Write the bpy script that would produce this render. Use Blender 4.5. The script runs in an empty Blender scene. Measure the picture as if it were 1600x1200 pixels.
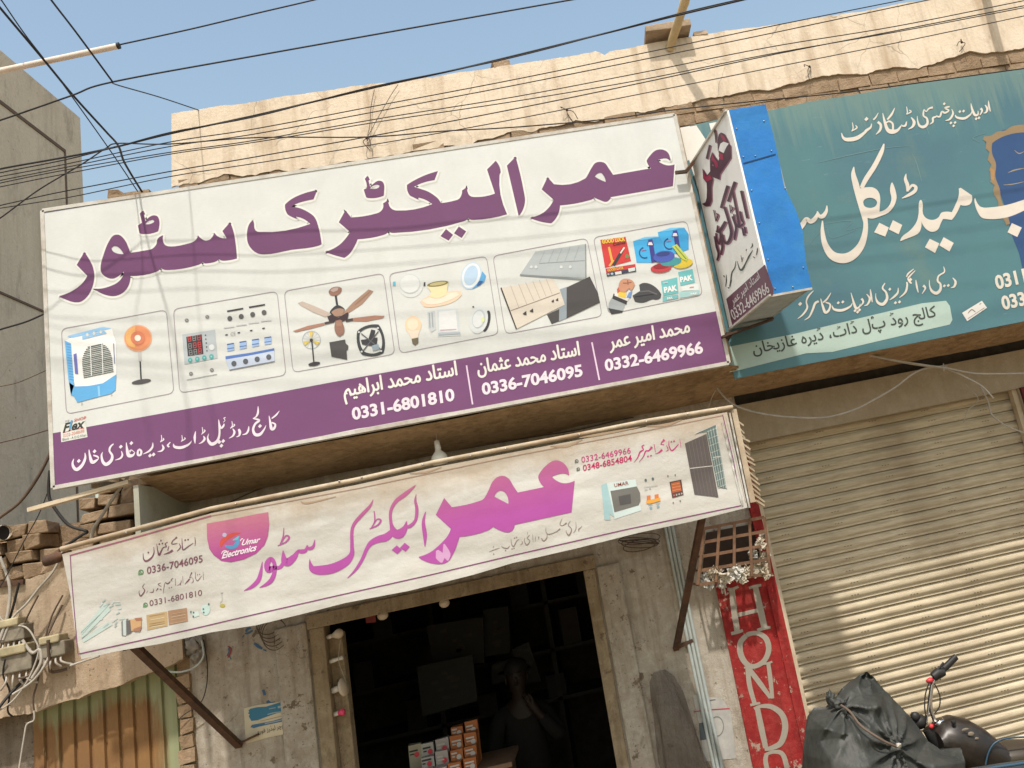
import bpy, bmesh, math, random
from math import radians, sin, cos, pi
from mathutils import Vector as V, Matrix, noise
from mathutils.geometry import tessellate_polygon
SC = bpy.context.scene
COL = SC.collection
random.seed(7)
# ---------------------------------------------------------------- camera (an off-centre crop of a phone picture)
YAW, PITCH, ROLL = radians(7.974), radians(15.418), radians(-12.031)
CAM = V((0, -6.5, 2.15)); FPX, CX, CY = 1500.0, 1052.0, 414.0
_f = V((sin(YAW)*cos(PITCH), cos(YAW)*cos(PITCH), sin(PITCH)))
_r0 = V((cos(YAW), -sin(YAW), 0)); _u0 = _r0.cross(_f)
_r = cos(ROLL)*_r0 + sin(ROLL)*_u0; _u = -sin(ROLL)*_r0 + cos(ROLL)*_u0
cd = bpy.data.cameras.new('camera'); co = bpy.data.objects.new('camera', cd); COL.objects.link(co)
cd.sensor_width = 36; cd.lens = FPX/1600*36; cd.shift_x = -(CX-800)/1600; cd.shift_y = (CY-600)/1600
cd.clip_start = .05; cd.clip_end = 3000
co.matrix_world = Matrix(((_r.x, _u.x, -_f.x, CAM.x), (_r.y, _u.y, -_f.y, CAM.y), (_r.z, _u.z, -_f.z, CAM.z), (0, 0, 0, 1)))
SC.camera = co
# ---------------------------------------------------------------- sky, sun, exposure
SUN = V((.05, 1, -1.85)).normalized()            # the way the light travels
W = bpy.data.worlds.new('World'); SC.world = W; W.use_nodes = True
nt = W.node_tree; sky = nt.nodes.new('ShaderNodeTexSky'); sky.sky_type = 'NISHITA'; sky.sun_disc = False
sky.sun_elevation = math.asin(-SUN.z); sky.sun_rotation = math.atan2(-SUN.x, -SUN.y)
sky.air_density = 2.0; sky.dust_density = 3.6; sky.ozone_density = 1.0
bg = nt.nodes['Background']; bg.inputs[1].default_value = .15; nt.links.new(sky.outputs[0], bg.inputs[0])
sl = bpy.data.lights.new('sun', 'SUN'); sl.energy = 3.5; sl.angle = radians(1.4); sl.color = (1, .935, .86)
so = bpy.data.objects.new('sun', sl); COL.objects.link(so); so.rotation_euler = SUN.to_track_quat('-Z', 'Y').to_euler(); so.location = (0, -10, 20)
SC.view_settings.view_transform = 'Standard'; SC.view_settings.look = 'None'; SC.view_settings.exposure = .32; SC.view_settings.gamma = 1
# ---------------------------------------------------------------- surveying: a pixel of the photograph on a known plane
def ray(px, py): return _f + _r*((px-CX)/FPX) - _u*((py-CY)/FPX)
def A(px, py, y):
    d = ray(px, py); return CAM + d*((y-CAM.y)/d.y)
def AX(px, py, x):
    d = ray(px, py); return CAM + d*((x-CAM.x)/d.x)
def AP(px, py, p0, n):
    d = ray(px, py); return CAM + d*((p0-CAM).dot(n)/d.dot(n))
# ---------------------------------------------------------------- materials
MATS = {}
def _new(k):
    m = bpy.data.materials.new(k); m.use_nodes = True; MATS[k] = m
    return m, m.node_tree.nodes, m.node_tree.links, m.node_tree.nodes['Principled BSDF']
def _noise(n, l, vec, sc, det=6, ro=.6):
    t = n.new('ShaderNodeTexNoise'); t.inputs['Scale'].default_value = sc; t.inputs['Detail'].default_value = det; t.inputs['Roughness'].default_value = ro
    l.new(vec, t.inputs['Vector']); return t.outputs['Fac']
def _ramp(n, l, fac, stops):
    r = n.new('ShaderNodeValToRGB'); e = r.color_ramp.elements
    while len(e) < len(stops): e.new(.5)
    for i, (p, c) in enumerate(stops): e[i].position = p; e[i].color = (*c, 1) if not isinstance(c, (int, float)) else (c, c, c, 1)
    l.new(fac, r.inputs[0]); return r.outputs[0]
def _mix(n, l, fac, a, b, mode='MIX'):
    x = n.new('ShaderNodeMix'); x.data_type = 'RGBA'; x.blend_type = mode
    for s, v in ((x.inputs[0], fac), (x.inputs[6], a), (x.inputs[7], b)):
        if hasattr(v, 'links'): l.new(v, s)
        elif isinstance(v, (int, float)): s.default_value = v
        else: s.default_value = (*v, 1)
    return x.outputs[2]
def _vec(n, l, scale=(1, 1, 1)):
    g = n.new('ShaderNodeNewGeometry'); m = n.new('ShaderNodeMapping'); m.inputs['Scale'].default_value = scale
    l.new(g.outputs['Position'], m.inputs['Vector']); return m.outputs[0]
def _bump(n, l, bs, h, st=.3, d=.01):
    b = n.new('ShaderNodeBump'); b.inputs['Strength'].default_value = st; b.inputs['Distance'].default_value = d
    l.new(h, b.inputs['Height']); l.new(b.outputs[0], bs.inputs['Normal']); return b
def plain(k, c, rough=.6, var=.12, sc=14, bump=0, metal=0, dirt=None, dsc=3, spec=.3):
    """one colour, mottled; dirt = a second colour in noise patches"""
    if k in MATS: return MATS[k]
    m, n, l, bs = _new(k); v = _vec(n, l)
    f = _noise(n, l, v, sc)
    o = _mix(n, l, _ramp(n, l, f, [(.3, 0.), (.7, 1.)]), [x*(1-var) for x in c], [min(1, x*(1+var)) for x in c])
    if dirt: o = _mix(n, l, _ramp(n, l, _noise(n, l, v, dsc, 8, .7), [(.48, 0.), (.68, .85)]), o, dirt)
    l.new(o, bs.inputs['Base Color']); bs.inputs['Roughness'].default_value = rough; bs.inputs['Metallic'].default_value = metal
    bs.inputs['Specular IOR Level'].default_value = spec
    if bump: _bump(n, l, bs, f, bump)
    return m
def plaster(k, c1, c2, c3, stain, cracks=.5, sc=1., streak=.5, bump=.35, chips=None, chipamt=.63, crackcol=.35, pocks=0):
    """weathered limewash/cement: two tones, rain streaks, hairline cracks, flaked patches"""
    if k in MATS: return MATS[k]
    m, n, l, bs = _new(k); v = _vec(n, l); vs = _vec(n, l, (5*sc, 5*sc, .55*sc))
    f1 = _noise(n, l, v, 1.6*sc, 8, .65); f2 = _noise(n, l, v, 9*sc, 8, .7); f3 = _noise(n, l, v, 60*sc, 4, .6)
    o = _mix(n, l, _ramp(n, l, f1, [(.35, 0.), (.65, 1.)]), c1, c2)
    o = _mix(n, l, _ramp(n, l, f2, [(.45, 0.), (.72, .8)]), o, c3)
    if streak: o = _mix(n, l, _ramp(n, l, _noise(n, l, vs, 1.7, 8, .6), [(.5, 0.), (.75, streak)]), o, stain)
    if chips: o = _mix(n, l, _ramp(n, l, _noise(n, l, v, 5.5*sc, 9, .72), [(chipamt, 0.), (chipamt+.025, 1.)]), o, chips)
    h = f2
    if pocks:
        o = _mix(n, l, _ramp(n, l, _noise(n, l, v, 34*sc, 3, .55), [(pocks, 0.), (pocks+.03, .8)]), o, [x*.3 for x in c1])
        o = _mix(n, l, _ramp(n, l, _noise(n, l, _vec(n, l, (3.3, 3.3, 1.4)), 2.3*sc, 9, .75), [(.54, 0.), (.70, .7)]), o, [x*.55 for x in c2])
    if cracks:
        w = n.new('ShaderNodeTexVoronoi'); w.feature = 'DISTANCE_TO_EDGE'; w.inputs['Scale'].default_value = 2.3*sc
        mx = n.new('ShaderNodeMix'); mx.data_type = 'VECTOR'; mx.inputs[0].default_value = .18
        nz = n.new('ShaderNodeTexNoise'); nz.inputs['Scale'].default_value = 3.5*sc; nz.inputs['Detail'].default_value = 6; l.new(v, nz.inputs['Vector'])
        l.new(v, mx.inputs[4]); l.new(nz.outputs['Color'], mx.inputs[5]); l.new(mx.outputs[1], w.inputs['Vector'])
        cr = _ramp(n, l, w.outputs['Distance'], [(.0, 1.), (.006, 0.)])
        gate = _ramp(n, l, _noise(n, l, v, 1.3*sc, 2), [(.5, 0.), (.6, cracks)])
        mm = n.new('ShaderNodeMath'); mm.operation = 'MULTIPLY'; l.new(cr, mm.inputs[0]); l.new(gate, mm.inputs[1])
        o = _mix(n, l, mm.outputs[0], o, [x*crackcol for x in c1])
    o = _mix(n, l, _ramp(n, l, f3, [(.3, .25), (.6, 0.)]), o, [x*.6 for x in c1])
    l.new(o, bs.inputs['Base Color']); bs.inputs['Roughness'].default_value = .92; bs.inputs['Specular IOR Level'].default_value = .15
    ad = n.new('ShaderNodeMath'); ad.operation = 'MULTIPLY_ADD'; ad.inputs[1].default_value = .25; l.new(f3, ad.inputs[0]); l.new(h, ad.inputs[2])
    _bump(n, l, bs, ad.outputs[0], bump, .02)
    return m
def flex(k, c, rough=.45, waves=0, var=.05, dirt=None, spec=.3, grad=None):
    """printed vinyl; waves = sagging cloth relief in world space shared by every ink on the same sheet;
    grad = (colour, z low, z high) an ink blend printed from bottom to top"""
    if k in MATS: return MATS[k]
    m, n, l, bs = _new(k); v = _vec(n, l)
    o = _mix(n, l, _ramp(n, l, _noise(n, l, v, 5), [(.3, 0.), (.7, 1.)]), [x*(1-var) for x in c], [min(1, x*(1+var)) for x in c])
    if grad:
        g = n.new('ShaderNodeSeparateXYZ'); l.new(v, g.inputs[0]); mr = n.new('ShaderNodeMapRange')
        mr.inputs[1].default_value = grad[1]; mr.inputs[2].default_value = grad[2]; l.new(g.outputs[2], mr.inputs[0])
        o = _mix(n, l, mr.outputs[0], o, grad[0])
    if dirt: o = _mix(n, l, _ramp(n, l, _noise(n, l, _vec(n, l, (2, 2, .7)), 2.2, 9, .7), [(.5, 0.), (.8, .7)]), o, dirt)
    fine = n.new('ShaderNodeTexNoise'); fine.inputs['Scale'].default_value = 140; l.new(_vec(n, l, (.25, 1, 1)), fine.inputs['Vector'])
    o = _mix(n, l, _ramp(n, l, fine.outputs['Fac'], [(.35, .12), (.6, 0.)]), o, [x*.75 for x in c])
    l.new(o, bs.inputs['Base Color']); bs.inputs['Roughness'].default_value = rough; bs.inputs['Specular IOR Level'].default_value = spec
    if waves:
        a = _noise(n, l, _vec(n, l, (.9, 1, 4)), 1.1, 2, .4); b = _noise(n, l, _vec(n, l, (4, 1, 5)), 1.2, 3, .45)
        ad = n.new('ShaderNodeMath'); ad.operation = 'MULTIPLY_ADD'; ad.inputs[1].default_value = .25; l.new(b, ad.inputs[0]); l.new(a, ad.inputs[2])
        _bump(n, l, bs, ad.outputs[0], waves, .06)
    else:
        _bump(n, l, bs, _noise(n, l, _vec(n, l, (1, 1, 1.5)), 1.7, 3), .12, .03)
    return m
# ---------------------------------------------------------------- mesh building
class MB:
    def __init__(s): s.v = []; s.f = []; s.mi = []; s.ms = []; s.cur = 0; s.sm = []
    def mat(s, m):
        if m not in s.ms: s.ms.append(m)
        s.cur = s.ms.index(m); return s
    def add(s, vs, fs, smooth=False):
        b = len(s.v); s.v += [tuple(p) for p in vs]
        for f in fs: s.f.append([b+i for i in f]); s.mi.append(s.cur); s.sm.append(smooth)
        return s
    def box(s, x0, x1, y0, y1, z0, z1, jit=0, rot=0):
        c = [V((x, y, z)) for x in (x0, x1) for y in (y0, y1) for z in (z0, z1)]
        if jit: c = [p+V([random.uniform(-jit, jit) for _ in '123']) for p in c]
        if rot:
            m = (c[0]+c[7])/2; R = Matrix.Rotation(rot, 3, 'Z'); c = [R@(p-m)+m for p in c]
        return s.add(c, [(0, 1, 3, 2), (4, 6, 7, 5), (0, 4, 5, 1), (2, 3, 7, 6), (0, 2, 6, 4), (1, 5, 7, 3)])
    def prism(s, pts, off):
        """closed outline (3-D points) pushed along off"""
        n = len(pts); off = V(off)
        tri = tessellate_polygon([[V(p) for p in pts]])
        s.add(list(pts)+[V(p)+off for p in pts], [t for t in tri]+[(b+n, a+n, c+n) for a, b, c in tri]+[(i, (i+1) % n, (i+1) % n+n, i+n) for i in range(n)])
        return s
    def tube(s, pts, r, seg=8, cap=True):
        pts = [V(p) for p in pts]; n = len(pts); rr = r if isinstance(r, (list, tuple)) else [r]*n
        vs = []; t0 = (pts[1]-pts[0]).normalized(); up = V((0, 0, 1)) if abs(t0.z) < .9 else V((1, 0, 0)); u = t0.cross(up).normalized()
        for i, p in enumerate(pts):
            t = (pts[min(i+1, n-1)]-pts[max(i-1, 0)]).normalized(); u = (u-t*u.dot(t)).normalized(); w = t.cross(u)
            vs += [p+(u*cos(2*pi*k/seg)+w*sin(2*pi*k/seg))*rr[i] for k in range(seg)]
        fs = [(i*seg+k, i*seg+(k+1) % seg, (i+1)*seg+(k+1) % seg, (i+1)*seg+k) for i in range(n-1) for k in range(seg)]
        s.add(vs, fs, True)
        if cap: s.add(vs[:seg], [tuple(range(seg))[::-1]]); s.add(vs[-seg:], [tuple(range(seg))])
        return s
    def lathe(s, p0, axis, prof, seg=14):
        """profile [(distance along axis, radius)]"""
        axis = V(axis).normalized(); return s.tube([V(p0)+axis*d for d, _ in prof], [max(r, 1e-4) for _, r in prof], seg)
    def bar(s, a, b, w, h, up=(0, 0, 1)):
        a, b = V(a), V(b); t = (b-a).normalized(); u = t.cross(V(up)).normalized()*w/2; q = u.cross(t).normalized()*h/2
        c = [p+i*u+j*q for p in (a, b) for i in (-1, 1) for j in (-1, 1)]
        return s.add(c, [(0, 1, 3, 2), (4, 6, 7, 5), (0, 4, 5, 1), (2, 3, 7, 6), (0, 2, 6, 4), (1, 5, 7, 3)])
    def blob(s, c, r, amp=.3, sub=2, fr=3., sq=(1, 1, 1), seed=0):
        b = bmesh.new(); bmesh.ops.create_icosphere(b, subdivisions=sub, radius=1)
        vs = []
        for q in b.verts:
            k = 1+amp*noise.fractal(q.co*fr+V((seed*7.3, seed, 0)), 1., 2., 4)
            vs.append(V(c)+V((q.co.x*sq[0], q.co.y*sq[1], q.co.z*sq[2]))*r*k)
        s.add(vs, [[q.index for q in f.verts] for f in b.faces], True); b.free(); return s
def worg(o):
    p = V((0, 0, 0))
    while o: p += o.location; o = o.parent
    return p
def obj(name, mb, parent=None, label=None, loc=None, bevel=0):
    me = bpy.data.meshes.new(name); off = worg(parent) if parent else (V(loc) if loc else V((0, 0, 0)))
    me.from_pydata([tuple(V(p)-off) for p in mb.v], [], mb.f)
    for m in mb.ms: me.materials.append(m)
    me.polygons.foreach_set('material_index', mb.mi); me.polygons.foreach_set('use_smooth', mb.sm); me.update()
    b = bmesh.new(); b.from_mesh(me); bmesh.ops.recalc_face_normals(b, faces=b.faces[:]) if not getattr(mb, 'flat', 0) else None; b.to_mesh(me); b.free()
    o = bpy.data.objects.new(name, me); COL.objects.link(o)
    if parent: o.parent = parent
    elif loc: o.location = loc
    if label: o['label'] = label
    if bevel:
        q = o.modifiers.new('bevel', 'BEVEL'); q.width = bevel; q.segments = 2; q.limit_method = 'ANGLE'
    return o
def tag(o, label, cat, group=None):
    o['label'] = label; o['category'] = cat
    if group: o['group'] = group
    return o
def thing(name, label, cat, loc, group=None):
    o = bpy.data.objects.new(name, None); COL.objects.link(o); o.location = loc; o.empty_display_size = .1
    return tag(o, label, cat, group)
def struct(name, mb):
    o = obj(name, mb); o['kind'] = 'structure'; return o
def spline(pts, sub=6):
    pts = [V(p) for p in pts]
    if len(pts) < 3: return [pts[0].lerp(pts[1], i/4) for i in range(5)]
    out = []
    for i in range(len(pts)-1):
        p0, p1, p2, p3 = pts[max(i-1, 0)], pts[i], pts[i+1], pts[min(i+2, len(pts)-1)]
        for k in range(sub):
            t = k/sub; out.append(.5*((2*p1)+(p2-p0)*t+(2*p0-5*p1+4*p2-p3)*t*t+(3*p1-p0-3*p2+p3)*t**3))
    return out+[pts[-1]]
# ---------------------------------------------------------------- print: flat ink on a flat sheet
def num(s): return [tuple(float(q) for q in p.split(',')) for p in s.split()]
ARB = {'ا': 0xFE8D, 'ب': 0xFE8F, 'پ': 0xFB56, 'ت': 0xFE95, 'ٹ': 0xFB66, 'ث': 0xFE99, 'ج': 0xFE9D, 'چ': 0xFB7A, 'ح': 0xFEA1, 'خ': 0xFEA5, 'د': 0xFEA9, 'ڈ': 0xFB88,
       'ر': 0xFEAD, 'ز': 0xFEAF, 'س': 0xFEB1, 'ص': 0xFEB9, 'ع': 0xFEC9, 'غ': 0xFECD, 'ف': 0xFED1, 'ک': 0xFB8E, 'گ': 0xFB92, 'ل': 0xFEDD, 'م': 0xFEE1, 'ن': 0xFEE5, 'و': 0xFEED, 'ہ': 0xFBA6, 'ه': 0xFEE9, 'ی': 0xFBFC, 'ے': 0xFBAE}
RJ = 'ادڈرزوے'
def shape(t):
    o = []
    for i, c in enumerate(t):
        if c not in ARB: o.append(c); continue
        pj = i > 0 and t[i-1] in ARB and t[i-1] not in RJ; nj = c not in RJ and i+1 < len(t) and t[i+1] in ARB
        o.append(chr(ARB[c]+(3 if pj and nj else 1 if pj else 2 if nj else 0)))
    return ''.join(o[::-1])
class Ink:
    def __init__(s, p0, n, pre, waves=0, dirt=None):
        s.p0 = V(p0); s.n = V(n).normalized(); s.pre = pre; s.waves = waves; s.dirt = dirt; s.k = 0; s.new(); s.o(0, 0, 1)
    def new(s): s.mb = MB(); s.mb.flat = 1; return s
    def o(s, x, y, k): s.ox, s.oy, s.ok = x, y, k; return s
    def px(s, p): return (s.ox+p[0]/s.ok, s.oy+p[1]/s.ok)
    def ink(s, c):
        if isinstance(c, bpy.types.Material): s.mb.mat(c); return
        c = tuple(q*.85 for q in c); s.mb.mat(flex(s.pre+'_%d_%d_%d' % tuple(int(round(q*255)) for q in c), c, waves=s.waves, dirt=s.dirt))
    def lift(s, P, layer): return P+s.n*(.0008*layer)
    def raw(s, poly, col, layer, holes=(), z=0):
        s.ink(col); s.k += 1; e = layer+(s.k % 9)*.045+z
        L = [[V((p[0], -p[1], 0)) for p in poly]]+[[V((p[0], -p[1], 0)) for p in h] for h in holes]
        flat = [p for q in L for p in q]; tri = tessellate_polygon(L)
        fs = []
        for a, b, c in tri:
            w = (flat[b]-flat[a]).cross(flat[c]-flat[a]).z
            fs.append((a, b, c) if w > 0 else (a, c, b))
        s.mb.add([s.lift(AP(p.x, -p.y, s.p0, s.n), e) for p in flat], fs)
    def smooth(s, pts, closed=True, cut=48):
        n = len(pts); P = [V((a, b)) for a, b in pts]; T = []
        for i in range(n):
            d1 = P[i]-P[i-1]; d2 = P[(i+1) % n]-P[i]
            if d1.length < 1e-6 or d2.length < 1e-6: T.append(None); continue
            T.append(None if math.degrees(d1.angle(d2)) > cut else (d1.normalized()+d2.normalized()).normalized())
        out = []
        for i in range(n):
            a, b = P[i], P[(i+1) % n]; d = b-a; L = d.length; ta = T[i]; tb = T[(i+1) % n]
            if ta is None and tb is None: out.append(a); continue
            m0 = (ta if ta is not None else (2*d/L-(tb)))*L; m1 = (tb if tb is not None else (2*d/L-ta))*L
            for k in range(4):
                t = k/4; out.append((2*t**3-3*t*t+1)*a+(t**3-2*t*t+t)*m0+(-2*t**3+3*t*t)*b+(t**3-t*t)*m1)
        return [(q.x, q.y) for q in out]
    def poly(s, d, col, layer=1, holes=(), smooth=False, halo=None):
        f = (lambda h: s.smooth([s.px(p) for p in num(h)])) if smooth else (lambda h: [s.px(p) for p in num(h)])
        P = f(d); H = [f(h) for h in holes]
        if halo:
            for c, w, dx, dy, ly in halo:
                for q in [P]: s.ribbon([(x+dx, y+dy, w) for x, y in q]+[(q[0][0]+dx, q[0][1]+dy, w)], c, ly)
        s.raw(P, col, layer, H)
    def ribbon(s, pts, col, layer):
        s.ink(col); s.k += 1; e = layer+(s.k % 9)*.045; vs = []; n = len(pts)
        for i, (x, y, w) in enumerate(pts):
            a, b = pts[max(i-1, 0)], pts[min(i+1, n-1)]; dx, dy = b[0]-a[0], b[1]-a[1]; L = math.hypot(dx, dy) or 1; nx, ny = -dy/L*w/2, dx/L*w/2
            vs += [s.lift(AP(x+nx, y+ny, s.p0, s.n), e), s.lift(AP(x-nx, y-ny, s.p0, s.n), e)]
        s.mb.add(vs, [(2*i, 2*i+1, 2*i+3, 2*i+2) for i in range(n-1)])
    def st(s, d, col, layer=1, sub=5, k=1.):
        """pen strokes 'x,y,w ...;x,y,w ...'"""
        for q in d.split(';'):
            P = [V((*s.px(p), p[2]/s.ok*k if len(p) > 2 else 1)) for p in num(q)]
            P = spline(P, sub) if len(P) > 2 else P
            s.ribbon([(p.x, p.y, max(p.z, .25)) for p in P], col, layer)
    def dots(s, d, col, r, layer=1):
        for x, y in num(d):
            x, y = s.px((x, y)); q = r/s.ok; s.raw([(x-q*.95, y+q*.15), (x+.05*q, y-q), (x+q*.95, y-.1*q), (x-.1*q, y+q)], col, layer)
    def ell(s, cx, cy, rx, ry, col, layer=1, rot=0, hole=0, n=24):
        c, t = cos(radians(rot)), sin(radians(rot))
        E = lambda k: [s.px((cx+k*(rx*cos(2*pi*i/n)*c-ry*sin(2*pi*i/n)*t), cy+k*(rx*cos(2*pi*i/n)*t+ry*sin(2*pi*i/n)*c))) for i in range(n)]
        s.raw(E(1), col, layer, [E(hole)] if hole else ())
    def line(s, d, w, col, layer=1): s.ribbon([(*s.px(p), w) for p in num(d)], col, layer)
    def text(s, t, a, b, up, col, layer=2, bold=0., arabic=False, italic=0, fat=0):
        """t set from baseline point a to b; up = the cap-height vector; all in photo pixels of the survey"""
        if fat:                      # a heavier cut: the same word set again a hair to each side
            for q, (dx, dy) in enumerate(((fat, 0), (-fat, 0), (0, fat*.8), (0, -fat*.8))): s.text(t, (a[0]+dx, a[1]+dy), (b[0]+dx, b[1]+dy), up, col, layer-.15*(q+1), 0, arabic, italic)
        cu = bpy.data.curves.new('t', 'FONT'); cu.body = shape(t) if arabic else t; cu.offset = bold; cu.resolution_u = 3; cu.shear = italic
        ob = bpy.data.objects.new('t', cu); COL.objects.link(ob); bpy.context.view_layer.update()
        me = bpy.data.meshes.new_from_object(ob.evaluated_get(bpy.context.evaluated_depsgraph_get()))
        x0 = min(v.co.x for v in me.vertices); x1 = max(v.co.x for v in me.vertices)
        a, b = s.px(a), s.px(b); up = (up[0]/s.ok, up[1]/s.ok); s.ink(col); s.k += 1; e = layer+(s.k % 9)*.045; H = .70
        vs = []
        for v in me.vertices:
            u = (v.co.x-x0)/(x1-x0); w = v.co.y/H
            vs.append(s.lift(AP(a[0]+(b[0]-a[0])*u+up[0]*w, a[1]+(b[1]-a[1])*u+up[1]*w, s.p0, s.n), e))
        par = list(range(len(vs)))
        def find(i):
            while par[i] != i: par[i] = par[par[i]]; i = par[i]
            return i
        for p in me.polygons:
            q = list(p.vertices)
            for i in q[1:]: par[find(i)] = find(q[0])
        ids = {}
        for i in range(len(vs)): vs[i] = vs[i]+s.n*(.00006*(ids.setdefault(find(i), len(ids)) % 9))   # glyphs that touch never share a plane
        s.mb.add(vs, [list(p.vertices) for p in me.polygons])
        bpy.data.objects.remove(ob); bpy.data.meshes.remove(me); bpy.data.curves.remove(cu)
    def done(s, name, parent, label=None):
        o = obj(name, s.mb, parent, label); s.new(); return o
# ================================================================ the setting
M = MATS
plaster('dust_ground', (.30, .24, .17), (.24, .19, .13), (.34, .28, .2), (.2, .16, .11), 0, 1, .3)
plaster('cream_plaster', (.67, .57, .44), (.59, .49, .365), (.72, .63, .51), (.37, .265, .165), .9, 1., .95, .35, chips=(.42, .32, .22), chipamt=.665, pocks=.71)
plaster('mud_brick', (.33, .235, .15), (.26, .18, .11), (.38, .29, .20), (.18, .12, .07), 0, 2, .4, .8)
plaster('dirty_limewash', (.40, .36, .30), (.30, .255, .195), (.50, .465, .40), (.17, .12, .075), .8, 1.7, .8, .5, chips=(.15, .11, .075), chipamt=.60, pocks=.655)
plaster('tan_plaster', (.43, .335, .235), (.35, .265, .18), (.47, .38, .28), (.24, .17, .11), .8, 1.5, .6, .45, chips=(.28, .20, .13), chipamt=.63, pocks=.67)
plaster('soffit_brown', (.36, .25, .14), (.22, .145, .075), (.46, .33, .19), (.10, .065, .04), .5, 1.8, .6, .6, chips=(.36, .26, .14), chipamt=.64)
plaster('lintel_beige', (.36, .30, .22), (.31, .255, .18), (.40, .34, .26), (.24, .18, .11), .2, 1.2, .3, .2)
plaster('grey_cement', (.68, .575, .43), (.62, .52, .385), (.72, .615, .47), (.44, .365, .265), .5, .8, .8, .35, pocks=.70)
plaster('red_paint', (.31, .026, .024), (.22, .02, .02), (.36, .06, .05), (.14, .025, .02), .5, 2., .7, .35, chips=(.36, .27, .21), chipamt=.605, pocks=.68)
plain('dark_red', (.10, .012, .012), .6, .2, dirt=(.05, .01, .01))
plain('wood_frame', (.30, .225, .145), .8, .25, 20, .4, dirt=(.15, .10, .06))
plain('cream_tin', (.55, .46, .33), .6, .15, 12, .1, dirt=(.3, .22, .13))
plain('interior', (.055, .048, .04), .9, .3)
plain('rust_iron', (.06, .034, .022), .75, .35, 25, .3, dirt=(.13, .06, .03))
plain('black_rubber', (.018, .017, .016), .5, .2)
plain('cable_grey', (.36, .33, .28), .6, .15)
plain('cable_black', (.022, .020, .019), .6, .2)
plain('cable_brown', (.10, .07, .05), .7, .2)
plain('pvc_grey', (.36, .40, .38), .5, .1, dirt=(.26, .25, .2))
plain('bamboo', (.50, .38, .21), .6, .15, 8, .2, dirt=(.36, .25, .12))
plain('steel', (.45, .44, .42), .3, .1, metal=1)

g = MB().mat(M['dust_ground']); g.add([(-60, -40, 0), (60, -40, 0), (60, 40, 0), (-60, 40, 0)], [(0, 1, 2, 3)]); struct('ground', g)

# ---------------------------------------------------------------- main shop building
bld = thing('shop_building', 'cream rendered two-shop building with a cracked parapet above the signboards', 'building', (0, 0, 0))
w = MB().mat(M['dirty_limewash'])
w.box(-2.5, -1.77, 0, .22, 0, 2.99); w.box(-.02, 1.13, 0, .22, 0, 2.99); w.box(-1.77, -.02, 0, .22, 2.11, 2.99)
obj('wall', w, bld)
w = MB().mat(M['lintel_beige']); w.box(1.13, 4.6, -.01, .22, 2.64, 2.9); w.box(3.12, 4.6, 0, .22, 0, 2.64); obj('lintel', w, bld)
w = MB().mat(M['soffit_brown'])
# underside of the roof slab: a rough, lumpy sheet with thickness
nx, ny = 90, 14
vs = []; fs = []
for i in range(nx+1):
    for j in range(ny+1):
        x = -2.44+(7.1)*i/nx; y = -.70+.70*j/ny; zb = 3.07-.105*min(1, j/ny*1.25)**.8
        vs.append((x, y if x < 1.06 else max(y, -.60), zb+.007*noise.fractal(V((x*2.2, y*5, 0)), 1, 2, 5)))
for i in range(nx):
    for j in range(ny): a = i*(ny+1)+j; fs.append((a, a+1, a+ny+2, a+ny+1))
w.add(vs, fs, True); w.box(-2.44, 4.66, -.595, .2, 3.092, 3.14)
obj('roof_slab', w, bld)
w = MB().mat(M['interior']); w.box(1.14, 4.66, .06, .2, 2.9, 3.02); obj('recess_shade_fill', w, bld)  # near-black fill paints the shade in the gap above the lintel
# parapet: brick core, plaster skin with a broken lower edge
top = [(268, 178), (285, 174), (310, 171), (350, 165), (400, 159), (440, 151), (500, 143), (575, 132), (625, 128), (675, 120), (712, 114), (750, 109), (800, 101), (870, 91), (930, 81), (938, 83), (945, 86), (953, 80), (1012, 69), (1047, 62), (1100, 54), (1140, 47), (1200, 40), (1260, 31), (1325, 21), (1342, 19), (1412, 5), (1500, -9), (1600, -24), (1760, -48)]
bot = [(1760, 48), (1600, 75), (1540, 83), (1515, 80), (1482, 91), (1435, 106), (1400, 104), (1350, 116), (1310, 114), (1262, 125), (1200, 141), (1187, 139), (1150, 146), (1112, 153), (1085, 158), (1060, 165), (1035, 168), (1007, 175), (985, 174), (950, 184), (935, 190), (900, 190), (870, 197), (842, 200), (830, 205), (812, 202), (792, 208), (770, 216), (747, 219), (735, 227), (695, 228), (670, 233), (645, 235), (620, 243), (580, 246), (560, 252), (530, 254), (505, 262), (472, 262), (455, 269), (430, 265), (400, 273), (380, 276), (350, 271), (310, 285), (268, 292)]
PY = -.5
sk = []
T = [A(x, y, PY) for x, y in top]; B = [A(x, y, PY) for x, y in bot]
def rough(P, a):
    o = []
    for i in range(len(P)-1):
        n = max(1, int((P[i+1]-P[i]).length/.022))
        for k in range(n):
            p = P[i].lerp(P[i+1], k/n); o.append(p+V((a*.6*noise.noise(p*31), 0, a*noise.fractal(p*9, 1, 2, 4)+a*.7*noise.noise(p*40))))
    return o+[P[-1]]
T = rough(T, .006); B = rough(B, .010)
w = MB().mat(M['cream_plaster']); w.prism(T+B, (0, .0155, 0))
obj('parapet', w, bld)
w = MB().mat(M['mud_brick']); zt = T[0].z-.03
w.box(-2.19, 5.0, -.484, -.2, 3.14, 5.37)
random.seed(3)
x = -2.18; 
for zi, z in enumerate((4.62, 4.705, 4.79, 4.875)):
    x = -2.18-.1*(zi % 2)
    while x < 4.8:
        L = random.uniform(.19, .25); y0 = -.494+random.uniform(-.006, .008)
        w.box(max(x, -2.185), x+L-.012, y0, -.47, z, z+.074, .006); x += L
obj('brick_course', w, bld)
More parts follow.
